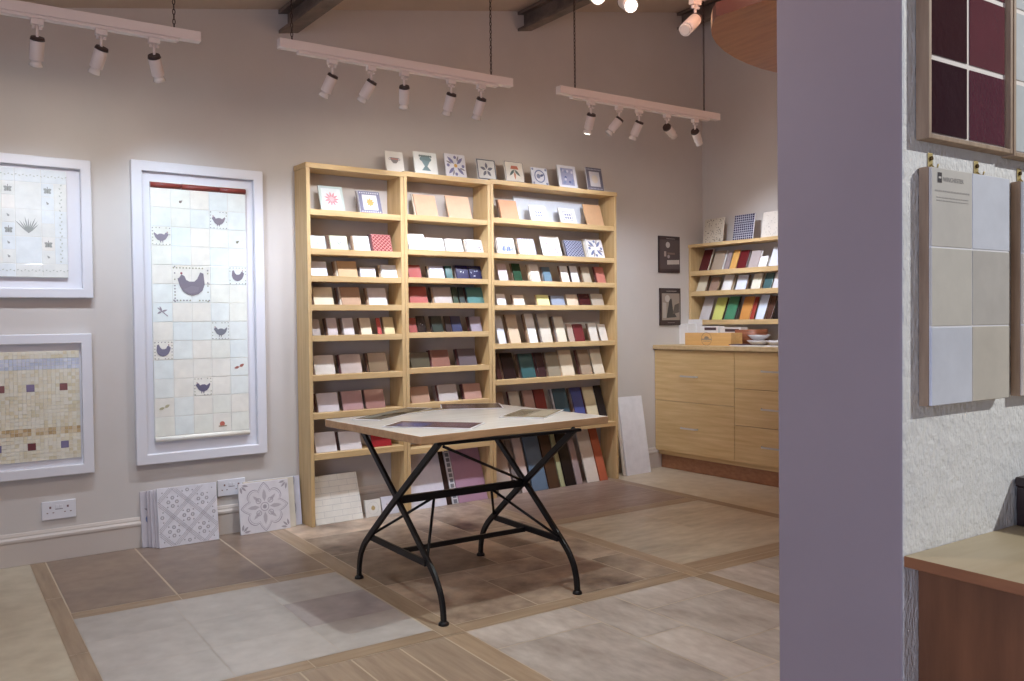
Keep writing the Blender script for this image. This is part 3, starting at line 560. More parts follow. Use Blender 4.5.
# white panel leaning on the wall right of the bookcases
p0 = onz(627.5, 477.5, 0); p1 = onz(651, 472.5, 0)
s0 = (p0-P0).dot(ES); s1 = s0+.19
ln = .2; pw = W((s0+s1)/2, .13, .001); upv = Vector((0, 0, math.cos(ln)))-EN*math.sin(ln); q = hit(630, 396.5, pw, ES.cross(upv).normalized())
a, b2 = S(627.5, 477, .13)[0], S(651.3, 472.5, .13)[0]
lean_tile('leaning_panel', W((a+b2)/2, .13, .001), A, b2-a, (q-pw).dot(upv), .012, .17, (232, 232, 236), .35, 'tall plain white panel leaning between the right bookcase and the drawer unit', 'panel', None)
lean_tile('leaning_panel', W((a+b2)/2-.025, .113, .001), A, b2-a-.01, (q-pw).dot(upv)*.97, .01, .155, (214, 204, 190), .45, 'beige panel edge showing behind the tall leaning white panel', 'panel', None)
# patterned tile stacks on the floor by the skirting
TG = 'patterned tiles leaning by the skirting'
def enc(u0, u1, vb, vt, nf, kind, c, label, lean=.13, th=.009, bg=TG):
    a, b2 = S(u0, vb, nf)[0], S(u1, vb, nf)[0]; p = W((a+b2)/2, nf, .001)
    up = Vector((0, 0, math.cos(lean)))-EN*math.sin(lean); h = (hit((u0+u1)/2, vt, p, ES.cross(up).normalized())-p).dot(up)
    return lean_tile('patterned_tile', p, A, b2-a, h, th, lean, c, .45, label, 'tile', bg, kind)
enc(159.5, 219.5, 544, 485, .105, 'quatre', (222, 220, 226), 'grey and white lattice patterned tile, front of the stack by the tall frame')
enc(156.2, 214, 545, 486.2, .088, None, (206, 200, 206), 'patterned tile edge just behind the front lattice tile')
enc(152.5, 210, 545.5, 486.8, .071, None, (212, 206, 212), 'patterned tile edge third from the front in the lattice tile stack')
enc(149.3, 206, 546.5, 487.2, .056, None, (198, 190, 196), 'patterned tile edge fourth from the front in the lattice tile stack')
enc(142.5, 204, 546.5, 488, .04, 'leafx', (196, 190, 196), 'rearmost tile with dark blots in the lattice tile stack')
enc(241, 291, 533, 481, .1, 'medallion', (222, 218, 222), 'grey and white star medallion tile leaning beside the left bookcase')
enc(246, 296.5, 530, 479, .082, None, (214, 206, 190), 'cream-edged tile directly behind the star medallion tile')
enc(251, 302.5, 529, 478, .06, 'swirl', (206, 206, 220), 'blue-grey swirl tile rearmost behind the star medallion tile')
# ------------------------------------------------------------------ wall frames
def frame(u_out, v_out, label):
    pass
def picture_frame(s0, s1, z0, z1, fwid, label):
    r = root('display_frame', W((s0+s1)/2, 0, z0), A, label, 'frame', 'white display frames on the back wall')
    w, h = s1-s0, z1-z0; T = .036
    mb = MB(); m = white_paint
    o = [(-w/2, 0), (w/2, 0), (w/2, h), (-w/2, h)]; i_ = [(-w/2+fwid, fwid), (w/2-fwid, fwid), (w/2-fwid, h-fwid), (-w/2+fwid, h-fwid)]
    for q, y in ((o, -.001), (i_, -.001), (o, -T), (i_, -T)): mb.v += [(x, y, z) for x, z in q]
    for k in range(4):
        l = (k+1) % 4
        mb.face([8+k, 8+l, 12+l, 12+k], m); mb.face([k, l, 8+l, 8+k], m); mb.face([12+k, 12+l, 4+l, 4+k], m); mb.face([4+k, 4+l, l, k], m)
    mb.build('moulding', r, .004)
    MB().box(-w/2+fwid, w/2-fwid, -.010, -.001, fwid, h-fwid, m).build('backing_board', r)
    return r, w, h
# tall frame with the hen tiles
r, w, h = picture_frame(S(134, 310, .036)[0], S(265.2, 310, .036)[0], .408, 1.912, .05, 'tall white frame with cream hen tiles and red top border')
px0, px1 = S(152.8, 310, .03)[0], S(247.5, 310, .03)[0]; cx = (S(134, 310, .036)[0]+S(265.2, 310, .036)[0])/2
pw_, z0_, z1_ = px1-px0, .515-.408, 1.815-.408; ox = px0-cx
NR = 13; rh = (z1_-z0_-.032-.028)/NR; cw = pw_/5; zb = z0_+.028
grout = mat((226, 226, 220), .7, name='tile_grout'); celadon = [glaze(c, .12, .1) for c in ((240, 242, 232), (236, 242, 238), (242, 240, 230), (234, 242, 240))]
mb = MB(); mb.box(ox, ox+pw_, -.0245, -.010, z0_, z1_, grout)
rr = random.Random(4)
for j in range(NR):
    for i in range(5):
        mb.box(ox+i*cw+.0012, ox+(i+1)*cw-.0012, -.0265-rr.uniform(0, .0006), -.0244, zb+j*rh+.0012, zb+(j+1)*rh-.0012, rr.choice(celadon))
mb.build('tile_panel', r, .0018)
mb = MB(); rim = glaze((150, 56, 46), .3, .0)
for a, b3 in ((0, .31), (.315, .71), (.715, 1)): mb.tube([(ox+a*pw_, -.024, z1_-.017), (ox+b3*pw_, -.024, z1_-.017)], .0145, rim, 10)
o = mb.build('border_rail', r); o['label'] = 'glossy dark red border rail'
mb = MB(); mb.tube([(ox, -.024, z0_+.013), (ox+pw_, -.024, z0_+.013)], .013, celadon[2], 10); mb.build('bottom_rail', r)
HEN = [(.06, .74), (.14, .86), (.25, .8), (.31, .66), (.42, .6), (.6, .6), (.71, .7), (.82, .95), (.94, .9), (.98, .5), (.9, .28), (.74, .14), (.55, .08), (.36, .12), (.18, .25), (.07, .45), (0, .7)]
BIRD = [(0, .62), (.1, .74), (.22, .74), (.3, .6), (.46, .66), (.62, .66), (.76, .58), (.95, .74), (1, .66), (.9, .4), (.76, .24), (.6, .18), (.56, .04), (.52, .04), (.52, .17), (.44, .17), (.42, .04), (.38, .04), (.38, .18), (.22, .28), (.12, .44)]
def hen(i, j, sc, flip=False, col=(96, 88, 104), big=1, bord=True):
    x0, z0 = ox+i*cw, zb+(NR-1-j)*rh-(big-1)*rh; W_, H_ = cw*big, rh*big
    p = Paint(W_, H_, .0282)
    if bord:
        rb = random.Random(i*7+j); n = 6*big
        for k in range(n):
            t = (k+.5)/n; cc = (150, 152, 120)
            for q in ((t, .07), (t, .93), (.07, t), (.93, t)):
                if rb.random() < .75: p.disc(q[0], q[1], .022 if big == 2 else .03, rb.choice((cc, (132, 128, 136))), n=6)
    pts = [((1-x if flip else x)*sc+(1-sc)/2, y*sc+(1-sc)/2) for x, y in (HEN if (i, j) in ((1, 4), (4, 4), (0, 8)) else BIRD)]
    if big == 2: pts = [(x, y) for x, y in pts]
    p.poly(pts, col)
    if big == 2:
        p.poly([(.3, .36), (.45, .26), (.66, .3), (.7, .42), (.5, .46)], (130, 122, 136)); 
    p.disc(pts[1][0], pts[1][1]+.03, .03, (150, 60, 60))
    p.mb.build('painted_hen', r, loc=(x0+W_/2, 0, z0))
hen(3, 1, .74, False, (128, 120, 134)); hen(0, 2, .76, True, (134, 126, 142)); hen(1, 4, .72, False, (120, 112, 126), 2); hen(4, 4, .7, True, (116, 108, 124))
hen(3, 7, .74, False, (112, 116, 128)); hen(0, 8, .74, True, (110, 106, 130)); hen(2, 10, .78, False, (84, 80, 110))
def bug(i, j, c, kind, x=.5, y=.35):
    p = Paint(cw, rh, .0282)
    if kind == 'bug': p.disc(x, y, .07, c); p.petal(x, y, .6, .14, .03, c)
    if kind == 'fly':
        p.line(.25, .75, .75, .3, .05, c); p.petal(.45, .55, .3, .3, .05, c); p.petal(.45, .55, 1.9, .3, .05, c); p.petal(.45, .55, 3.6, .25, .05, c)
    if kind == 'moth': p.petal(.5, .5, .5, .3, .08, c); p.petal(.5, .5, 3.4, .3, .07, c)
    if kind == 'snail': p.disc(.5, .42, .14, c); p.line(.3, .3, .75, .3, .06, (150, 130, 100))
    p.mb.build('painted_insect', r, loc=(ox+i*cw+cw/2, 0, zb+(NR-1-j)*rh))
bug(1, 0, (110, 96, 84), 'bug'); bug(4, 2, (120, 124, 96), 'bug'); bug(0, 6, (150, 140, 150), 'fly'); bug(4, 9, (170, 96, 80), 'moth', ); bug(0, 11, (186, 180, 140), 'moth'); bug(3, 12, (196, 90, 70), 'snail')
# upper left frame, pale botanical tiles
r, w, h = picture_frame(S(-45, 230, .036)[0], S(92.2, 230, .036)[0], 1.232, 1.886, .046, 'upper left white frame of pale botanical tiles with butterflies')
cxs = (S(-45, 230, .036)[0]+S(92.2, 230, .036)[0])/2
rgt = S(67.5, 230, .03)[0]-cxs; lft = -rgt+.02; mdl = (rgt-lft)/6; zz0 = 1.327-1.232; mh = (1.825-1.327)/8
mb = MB(); mb.box(lft, rgt, -.0245, -.010, zz0, zz0+8*mh, grout); wt = [glaze(c, .12, .1) for c in ((236, 238, 234), (232, 238, 240), (240, 238, 232))]
cells = []
cells += [(0, 0, 6, 1), (0, 7, 6, 1)]
for j in (1, 3, 5): cells += [(0, j, 1, 2), (1, j, 1, 1), (1, j+1, 1, 1), (2, j, 2, 2), (4, j, 1, 1), (4, j+1, 1, 1), (5, j, 1, 2)]
cells2 = []
for (i, j, a, b3) in cells:
    if a == 6: cells2 += [(i2, j, 2, 1) for i2 in (0, 2, 4)]
    else: cells2.append((i, j, a, b3))
for i, j, a, b3 in cells2: mb.box(lft+i*mdl+.001, lft+(i+a)*mdl-.001, -.0262, -.0244, zz0+j*mh+.001, zz0+(j+b3)*mh-.001, rr.choice(wt))
mb.build('tile_panel', r, .0016)
def mark2(i, j, a, b3, fn, nm):
    p = Paint(a*mdl, b3*mh, .0275); fn(p); p.mb.build(nm, r, loc=(lft+(i+a/2)*mdl, 0, zz0+j*mh))
GG = (150, 156, 150)
mark2(2, 3, 2, 2, lambda p: [p.petal(.5, .12, PI/2+(k-4)*.19, .56+.09*(k % 3), .026, GG) for k in range(9)], 'painted_plant')
BF = lambda p: [p.petal(.5, .45, q, .36, .13, GG) for q in (.5, PI-.5, -.7, PI+.7)]+[p.line(.5, .25, .5, .75, .05, (120, 118, 116))]
for i, j in ((4, 6), (4, 2), (1, 3), (1, 6)): mark2(i, j, 1, 1, BF, 'painted_butterfly')
for i, j in ((4, 5), (4, 1), (1, 4), (1, 2), (1, 1)): mark2(i, j, 1, 1, lambda p: [p.disc(.5, .5, .09, GG), p.petal(.5, .5, 2.2, .2, .05, GG)], 'painted_insect')
mark2(0, 0, 6, 1, lambda p: [p.petal((k+.5)/22, .5, .5 if k % 2 else -.5, .03, .008, (190, 196, 186)) for k in range(22)], 'painted_border')
mark2(0, 7, 6, 1, lambda p: [p.petal((k+.5)/22, .5, .5 if k % 2 else -.5, .03, .008, (190, 196, 186)) for k in range(22)], 'painted_border')
mark2(5, 1, 1, 6, lambda p: [p.petal(.5, (k+.5)/22, .9 if k % 2 else 2.2, .2, .06, (190, 196, 186)) for k in range(22)], 'painted_border')
mark2(0, 1, 1, 6, lambda p: [p.petal(.5, (k+.5)/22, .9 if k % 2 else 2.2, .2, .06, (190, 196, 186)) for k in range(22)], 'painted_border')
# lower left frame, small stone mosaic
r, w, h = picture_frame(S(-45, 400, .036)[0], S(93.2, 400, .036)[0], .398, 1.064, .046, 'lower left white frame of cream mosaic with purple and red squares')
cxs = (S(-45, 400, .036)[0]+S(93.2, 400, .036)[0])/2; rgt = S(80.2, 400, .024)[0]-cxs; lft = -rgt
nm_ = 26; mo = (rgt-lft)/nm_; z0m, z1m = .476-.398, .985-.398; nmz = round((z1m-z0m)/mo); mz = (z1m-z0m)/nmz
mb = MB(); mb.box(lft, rgt, -.0165, -.010, z0m, z1m, mat((232, 228, 218), .8, name='mosaic_grout'))
cream = [glaze(c, .3) for c in ((232, 226, 204), (228, 220, 196), (236, 232, 216), (222, 212, 182), (232, 228, 210))]
gold = [glaze(c, .35) for c in ((206, 176, 124), (224, 204, 166), (190, 158, 108), (230, 222, 198))]; glass = [glaze(c, .12) for c in ((206, 212, 228), (220, 224, 236), (196, 204, 222))]
acc = {}
def accent(px, pv, c):
    s, z = S(px, pv, .02); acc[(int((s-cxs-lft)/mo-.5), int((z-.398-z0m)/mz-.5))] = glaze(c, .3)
accent(31, 388, (136, 124, 156)); accent(64, 386.5, (146, 92, 92)); accent(31, 447, (122, 58, 66)); accent(64, 444, (126, 118, 160)); accent(0, 389, (146, 92, 92)); accent(-1, 449, (126, 118, 160)); accent(-31, 390, (136, 124, 156)); accent(-31, 451, (122, 58, 66))
skip = {(a+i, b3+j) for a, b3 in acc for i in (0, 1) for j in (0, 1)}
zgl = (S(40, 364, .02)[1]-.398-z0m)/mz; zgd = (S(40, 433, .02)[1]-.398-z0m)/mz
for i in range(nm_):
    for j in range(nmz):
        if (i, j) in skip: continue
        mm = rr.choice(cream)
        if abs(j+.5-zgl) < 1.1: mm = rr.choice(glass)
        if abs(j+.5-zgd) < 1.1: mm = rr.choice(gold)
        mb.box(lft+i*mo+.0009, lft+(i+1)*mo-.0009, -.0195, -.0165, z0m+j*mz+.0009, z0m+(j+1)*mz-.0009, mm)
mb.build('mosaic_panel', r)
mb = MB()
for (i, j), mm in acc.items(): mb.box(lft+i*mo+.0009, lft+(i+2)*mo-.0009, -.0205, -.0165, z0m+j*mz+.0009, z0m+(j+2)*mz-.0009, mm)
o = mb.build('accent_tiles', r); o['label'] = 'purple and dark red square accent tiles'
# ------------------------------------------------------------------ sockets
def socket(u0, u1, vt, label):
    s0, s1 = S(u0, vt+10, .01)[0], S(u1, vt+10, .01)[0]; zt = S(u0, vt, .01)[1]
    w = .146; r = root('wall_socket', W((s0+s1)/2, 0, zt-.086), A, label, 'socket', 'double sockets above the skirting')
    MB().box(-w/2, w/2, -.011, -.0005, 0, .086, white_paint).build('face_plate', r, .003)
    dk = mat((120, 90, 90), .5, name='socket_hole')
    for sx in (-.037, .037):
        mb = MB(); mb.box(sx-.004, sx+.004, -.0118, -.0105, .052, .062, dk); mb.box(sx-.016, sx-.009, -.0118, -.0105, .03, .034, dk); mb.box(sx+.009, sx+.016, -.0118, -.0105, .03, .034, dk); mb.build('pin_holes', r)
        MB().box(math.copysign(.009, sx)-.006, math.copysign(.009, sx)+.006, -.0135, -.0105, .052, .068, white_paint).build('rocker_switch', r, .001)
    MB().box(-.016, .016, -.0116, -.0105, .046, .049, mat((110, 104, 112), .5, name='socket_print')).build('badge', r)
socket(43, 75, 502.5, 'white double socket under the lower left mosaic frame')
socket(218, 245, 480.5, 'white double socket partly hidden between the patterned tile stacks')
# ------------------------------------------------------------------ posters on the back wall
def poster(u0, u1, vt, vb, label, var):
    n = .012; s0, zt = S(u0, vt, n); s1, _ = S(u1, vt+1, n); zb_ = S(u0, vb, n)[1]; w, h = s1-s0, zt-zb_
    r = root('poster', W((s0+s1)/2, 0, zb_), A, label, 'poster', 'dark framed posters near the corner')
    MB().box(-w/2, w/2, -n, -.0005, 0, h, mat((46, 34, 36), .3, kind='paint', rgb2=(70, 52, 50), scale=9, name='dark_print')).build('board', r, .001)
    p = Paint(w, h, n+.0008)
    if var == 0:
        p.poly([(.04, .1), (.96, .1), (.96, .9), (.04, .9)], (54, 38, 38)); p.disc(.42, .76, .1, (196, 188, 182)); p.poly([(.24, .44), (.34, .44), (.34, .58), (.24, .58)], (170, 150, 140))
        p.poly([(.4, .5), (.75, .5), (.75, .55), (.4, .55)], (110, 84, 72)); p.poly([(.38, .22), (.96, .24), (.96, .36), (.38, .34)], (190, 178, 166)); p.disc(.45, .44, .06, (160, 150, 150))
        p.line(.35, .93, .75, .93, .015, (150, 140, 136))
    else:
        p.poly([(.08, .14), (.95, .14), (.95, .86), (.08, .86)], (142, 124, 110)); p.poly([(.3, .2), (.45, .7), (.55, .72), (.62, .4), (.8, .22)], (44, 34, 32)); p.poly([(.6, .3), (.92, .35), (.92, .6), (.7, .55)], (74, 58, 52)); p.disc(.35, .72, .12, (190, 178, 166)); p.poly([(.12, .2), (.3, .2), (.3, .6), (.12, .62)], (172, 158, 146))
        p.line(.3, .92, .8, .92, .012, (190, 180, 170)); p.line(.35, .07, .7, .07, .012, (150, 140, 136))
    p.mb.build('printed_image', r)
poster(658.8, 679.8, 235.5, 272.3, 'upper dark poster of a dim interior, left of the wall shelf', 0)
poster(660, 680.5, 288, 325.5, 'lower sepia poster above the drawer unit end', 1)
# ------------------------------------------------------------------ drawer unit on the right wall
SF = 4.46                                   # drawer fronts (s)
rz_r = A-PI/2                               # local +y points to the right wall, local x runs towards the camera
dep = SR-SF; LEN = 2.6
zt_ = .912; wt_ = .03
r = root('drawer_unit', W(SF, .003, 0), rz_r, 'long light oak drawer unit with steel handles along the right wall', 'drawer unit')
n1 = Rw(734, 400, SF)[0]; n2 = n1*1.72
MB().box(0, LEN, .02, dep-.003, .105, zt_-wt_-.001, cab_oak).build('carcass', r)
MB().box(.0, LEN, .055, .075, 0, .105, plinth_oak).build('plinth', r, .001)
def drawer(x0, x1, z0, z1, hx):
    d = MB().box(x0+.0015, x1-.0015, 0, .019, z0+.0015, z1-.0015, cab_oak).build('drawer', r, .001)
    hw = .075; hz = z0+(z1-z0)*.5
    pts = [(hx-hw, .0, hz), (hx-hw, -.012, hz), (hx-hw*.9, -.024, hz), (hx+hw*.9, -.024, hz), (hx+hw, -.012, hz), (hx+hw, 0, hz)]
    hm = MB(); hm.strip(pts, .012, .004, chrome, (0, 0, 1)); hh = hm.build('handle', d, .0005); hh['label'] = 'steel bow handle'
zm = Rw(690, 404, SF)[1]
zlo, zhi = .135, zt_-wt_-.004
for k in range(2):
    z0, z1 = (zlo, (zlo+zhi)/2) if k == 0 else ((zlo+zhi)/2, zhi)
    drawer(0, n1, z0, z1, n1*.46)
x = n1; k = 0
while x < LEN-.05:
    x2 = min(x+n1*.82, LEN)
    q = (zhi-zlo)/3
    for j in range(3): drawer(x, x2, zlo+j*q, zlo+(j+1)*q, (x+x2)/2)
    x = x2
o = MB().box(-.002, LEN+.01, -.016, dep-.003, zt_-wt_, zt_, cab_oak_y).build('worktop', loc=W(SF, .003, 0), rot=(0, 0, rz_r), bevel=.002)
tag(o, 'continuous light oak worktop on the drawer unit', 'worktop')
# wall shelf unit
US = 4.835
ztp, zbt = 1.668, 1.056
r = root('wall_shelf', W(US, .003, 0), rz_r, 'oak wall shelf of coloured tiles on the right wall above the drawers', 'wall shelf')
ud = SR-US-.003; UL = 2.0
MB().box(0, .02, 0, ud, zbt, ztp-.024, oak_z).build('side_panel', r, .001)
MB().box(UL-.02, UL, 0, ud, zbt, ztp-.024, oak_z).build('side_panel', r, .001)
MB().box(-.003, UL, -.003, ud, ztp-.024, ztp, oak_x).build('top_board', r, .001)
zR = [Rw(694, v, US)[1] for v in (271.2, 291.4)]+[1.094]
for z in zR: MB().box(.0205, UL-.0205, .0015, ud, z-.036, z, oak_x).build('shelf', r, .001)
RG = 'tile samples on the right wall shelf'
nf2 = US+.03
row(ztp, nf2, .16, 'standing on the right wall shelf top', 'tiles on the wall shelf top', [(702.7, 722.2, 218.5, (206, 196, 178), .4, 'brown speckled stone tile', 'speckle', []), (732.5, 752.6, 214.4, (226, 226, 230), .3, 'dark blue mosaic sheet', 'mosdark', []), (761, 780, 211.5, (216, 208, 196), .4, 'pale veined stone tile', 'speckle2', [])], 240, 'right')
LR = .42
row(zR[0], nf2, LR, 'upper row, right wall shelf', RG, [(698.5, 706.5, 250, (92, 22, 26), .3, 'dark red tile', None, ['cream']), (710.5, 721, 251, (168, 146, 124), .4, 'taupe tile', None, ['white']), (723.5, 727.8, 252, (150, 136, 136), .4, 'thin grey tile', None, []), (729, 735.2, 250, (222, 160, 74), .3, 'orange yellow tile', None, []), (736.2, 744.8, 250.3, (112, 24, 28), .3, 'crimson tile', None, ['grey']), (747.5, 757, 250.6, (176, 164, 162), .4, 'grey tile', None, ['white']), (758.5, 765.7, 256, (240, 240, 244), .3, 'short bright white tile', None, []), (768.4, 778, 246.8, (222, 226, 236), .3, 'tall white tile', None, ['brown']), (781, 790, 249, TAN, .4, 'tan tile', None, []), (793, 802, 249, GRY, .4, 'grey stone tile', None, [])], 268, 'right')
row(zR[1], nf2, LR, 'middle row, right wall shelf', RG, [(696, 704.5, 275.6, (218, 206, 176), .4, 'cream tile', None, ['brown']), (708.5, 716, 277, (160, 126, 106), .4, 'brown tile', None, ['tan']), (721, 730, 275, (232, 230, 228), .3, 'white tile', None, ['tan', 'cream']), (735, 744.8, 275, (218, 224, 240), .3, 'blue-white tile', None, ['brown']), (750.5, 759, 273.6, (230, 226, 208), .3, 'ivory tile', None, ['tan']), (762.5, 770.5, 273, (66, 104, 108), .3, 'dark teal tile', None, []), (772, 780, 272, (230, 230, 234), .3, 'cool white tile', None, []), (784, 793, 273, RED, .4, 'red tile', None, [])], 291, 'right')
row(zR[2], nf2, LR, 'lower row, right wall shelf', RG, [(698.8, 708.3, 299, (196, 190, 190), .3, 'pale grey tile', None, []), (711.5, 721.3, 297.6, (204, 208, 96), .3, 'lime green tile', None, ['dark']), (723.8, 733.5, 296.6, (64, 138, 96), .3, 'emerald green tile', None, ['dark']), (738.8, 748.6, 296.6, (216, 140, 58), .3, 'orange tile', None, ['white']), (749.4, 753.2, 297, (176, 52, 40), .3, 'thin red tile', None, []), (755, 763, 295, (220, 230, 250), .3, 'ice blue tile', None, ['brown']), (765.3, 771, 296, (92, 56, 44), .3, 'brown tile', None, []), (772.3, 779, 296, (30, 22, 22), .3, 'black tile', None, []), (783, 792, 296, CRM, .3, 'cream tile', None, [])], 318, 'right')
# things lying on the worktop
zw = zt_+.0008
def onw(x0, x1, y0, y1, z0, z1, m, name, label, cat, bevel=.002, group=None):     # x along the wall towards us, y from the front edge to the wall
    o = MB().box(x0, x1, y0, y1, z0, z1, m).build(name, loc=W(SF, .003, zw), rot=(0, 0, rz_r), bevel=bevel); return tag(o, label, cat, group)
xw = lambda u, s=SF+.1: Rw(u, 335, s)[0]
pw = mat((228, 226, 224), .5, name='paper_white'); 
onw(xw(668, SF+.3), xw(690, SF+.3), .27, .46, 0, .15, pw, 'box_file', 'white box file at the left end of the drawer unit worktop', 'box file')
onw(xw(690, SF+.42)+.012, xw(706, SF+.42), .37, .47, 0, .185, mat((214, 210, 208), .5, name='card_grey'), 'catalogue_stack', 'tall pale catalogue stack behind the white box file', 'catalogues')
# open wooden sample box with a printed oval label
x0, x1 = xw(685, SF+.08), xw(731, SF+.08); r = root('sample_box', W(SF+.08, x0, zw), rz_r, 'open pale wooden box with grey oval label on the worktop', 'box')
bw = x1-x0; bm = mat((222, 178, 116), .5, kind='wood', rgb2=(204, 158, 98), scale=5, vec=(.7, 6, 9), name='box_wood')
MB().box(0, bw, 0, .01, 0, .088, bm).build('front_panel', r, .001); MB().box(0, bw, .11, .12, 0, .088, bm).build('back_panel', r, .001)
for xx in (0, bw-.01): MB().box(xx, xx+.01, .0105, .1095, 0, .088, bm).build('end_panel', r, .001)
MB().box(.0105, bw-.0105, .0105, .1095, 0, .008, bm).build('bottom', r)
p = Paint(.11, .05, .0008); p.disc(.5, .62, .2, (128, 110, 90), .28); p.ring(.5, .5, .42, .012, (120, 104, 86), 24); p.poly([(.08, .38), (.92, .38), (.92, .56), (.08, .56)], (140, 126, 106)); p.line(.2, .2, .8, .2, .03, (132, 116, 96))
p.mb.build('oval_label', r, loc=(bw*.48, 0, .02))
dkb = mat((74, 56, 60), .5, name='dark_print_band')
for k, (a, b3, hh, c, lb) in enumerate(((.02, .24, .135, (222, 220, 216), 'white brochure block with dark title, left one behind the wooden box'), (.25, .5, .125, (216, 210, 204), 'white brochure block with dark title, right one behind the wooden box'))):
    rr_ = root('brochure_block', W(SF+.08+.14, x0+bw*a*1.9+.005, zw), rz_r, lb, 'brochures', 'brochures behind the wooden box')
    bb = bw*(b3-a)*1.9-.01
    MB().box(0, bb, 0, .07, 0, hh, mat(c, .5, name='brochure')).build('pages', rr_, .001)
    MB().box(bb*.25, bb*.9, -.0012, -.0003, hh-.03, hh-.01, dkb).build('title_band', rr_)
# brown rounded basket, bowls and papers
mb = MB(); bc = mat((150, 88, 58), .5, kind='wood', amt=.3, scale=8, vec=(2, 2, 14), name='basket_brown')
bx = xw(749, SF+.3); n = 20
outl = lambda rx, ry: [(rx*(abs(math.cos(t))**.6)*math.copysign(1, math.cos(t)), ry*(abs(math.sin(t))**.6)*math.copysign(1, math.sin(t))) for t in [2*PI*i/n for i in range(n)]]
O, I = outl(.11, .09), outl(.10, .08)
base = len(mb.v); mb.v += [(x, y, 0) for x, y in O]+[(x*1.05, y*1.05, .11) for x, y in O]+[(x*1.05, y*1.05, .11) for x, y in I]+[(x, y, .01) for x, y in I]
for i in range(n):
    j = (i+1) % n
    for q in range(3): mb.face([base+q*n+i, base+q*n+j, base+(q+1)*n+j, base+(q+1)*n+i], bc, True)
mb.face([base+i for i in reversed(range(n))], bc); mb.face([base+3*n+i for i in range(n)], bc)
tag(mb.build('basket', loc=W(SF+.31, bx, zw), rot=(0, 0, rz_r)), 'round-cornered reddish brown tray beside the wooden box', 'tray')
def bowl(u, s, z, rad, c, label):
    mb = MB(); prof = [(rad*.45, 0), (rad*.7, .012), (rad, .036), (rad*.97, .036), (rad*.66, .016), (0.001, .012)]; sg = 24; b0 = 0
    for k, (rr2, zz) in enumerate(prof):
        for i in range(sg): a = 2*PI*i/sg; mb.v.append((rr2*math.cos(a), rr2*math.sin(a), zz))
    for k in range(len(prof)-1):
        for i in range(sg): j = (i+1) % sg; mb.face([k*sg+i, k*sg+j, (k+1)*sg+j, (k+1)*sg+i], mat(c, .25, name='bowl_glaze'), True)
    mb.face(list(reversed(range(sg))), mat(c, .25, name='bowl_glaze'))
    return tag(mb.build('dish', loc=W(s, xw(u, s), z), rot=(0, 0, 0)), label, 'dish', 'white dishes on the worktop')
bowl(759, SF+.27, zw+.0, .085, (206, 202, 202), 'lower white dish of the stacked pair on the worktop')
bowl(759, SF+.27, zw+.0375, .08, (212, 208, 210), 'upper white dish of the stacked pair on the worktop')
bowl(777, SF+.25, zw+.0, .075, (206, 204, 208), 'single white dish nearest the partition on the worktop')
onw(xw(736, SF+.1), xw(790, SF+.1), .03, .15, 0, .006, pw, 'paper_sheet', 'white papers spread along the front of the worktop', 'papers', .0005)
onw(xw(733, SF+.1), xw(745, SF+.1), .05, .16, .0075, .013, mat((80, 62, 76), .4, name='dark_leaflet'), 'leaflet', 'dark purple leaflet lying beside the wooden sample box', 'leaflet', .0005)
onw(xw(756, SF+.15), xw(766, SF+.15), .1, .14, .0075, .0105, mat((60, 54, 66), .4, name='dark_card'), 'card', 'dark card lying on the white papers by the dishes', 'card', .0005)
# ------------------------------------------------------------------ table
TX, TY, TZ, TR = 1.847, 3.095, .70, .081
r = root('table', (TX, TY, 0), 0, 'square oak-topped table on a black iron crossed-leg base', 'table')
top_m = mat((226, 224, 222), .25, kind='wood', rgb2=(212, 208, 204), scale=4, vec=(.8, 9, 6), name='table_oak_glare'); edge_m = mat((190, 154, 116), .45, kind='wood', rgb2=(164, 126, 90), scale=5, vec=(1, 9, 9), name='table_edge_oak')  # top oak coloured pale grey to carry the glare of the lights
mb = MB(); hx, hy = .4615, .368
mb.box(-hx, hx, -hy, hy, TZ-.03, TZ, edge_m, top_m)
o = mb.build('tabletop', r, .003, rot=(0, 0, TR))
x1_, x2_ = 1.518-TX, 2.134-TX; yA, yB = 3.452-TY, 2.735-TY; ym = (yA+yB)/2
def leg(x, yf, yt, dx):
    sg = 1 if yf > yt else -1
    P = [(x+dx, yf, .012), (x+dx, yf-sg*.004, .06), (x+dx, yf-sg*.022, .115), (x+dx, yf-sg*.062, .165), (x+dx, yf-sg*.115, .208), (x+dx, ym+sg*.0, .398), (x+dx, yt+sg*.0, .666)]
    P2 = []
    for i in range(len(P)-1):
        a, b3 = Vector(P[i]), Vector(P[i+1])
        for t in range(4 if i < 5 else 1): P2.append(a.lerp(b3, t/4))
    P2.append(Vector(P[-1]))
    for _ in range(2): P2 = [P2[0]]+[(P2[i-1]+P2[i]*2+P2[i+1])/4 for i in range(1, len(P2)-1)]+[P2[-1]]
    mb = MB(); mb.strip(P2, .014, .027, black_iron, (1, 0, 0)); o = mb.build('leg', r, .003)
    MB().tube([(x+dx, yf, .0), (x+dx, yf, .008), (x+dx, yf, .016)], [.02, .019, .011], black_iron, 16).build('foot_pad', o)
for x in (x1_, x2_):
    leg(x, yA, yB-.01, -.0065); leg(x, yB, yA+.01, .0065)
    MB().bar((x, yA-.118, .2), (x, yB+.118, .2), .012, .026, black_iron).build('low_brace', r, .002)
    MB().tube([(x-.012, ym, .398), (x+.012, ym, .398)], .013, black_iron, 12).build('pivot_bolt', r)
MB().bar((x1_+.008, ym, .396), (x2_-.008, ym, .396), .022, .03, black_iron).build('stretcher', r, .002)
MB().bar((x1_, ym, .192), (x2_, ym, .192), .014, .02, black_iron).build('low_stretcher', r, .002)
for y in (yA, yB-.01): MB().bar((x1_-.02, y, .662), (x2_+.02, y, .662), .022, .012, black_iron).build('top_rail', r, .002)
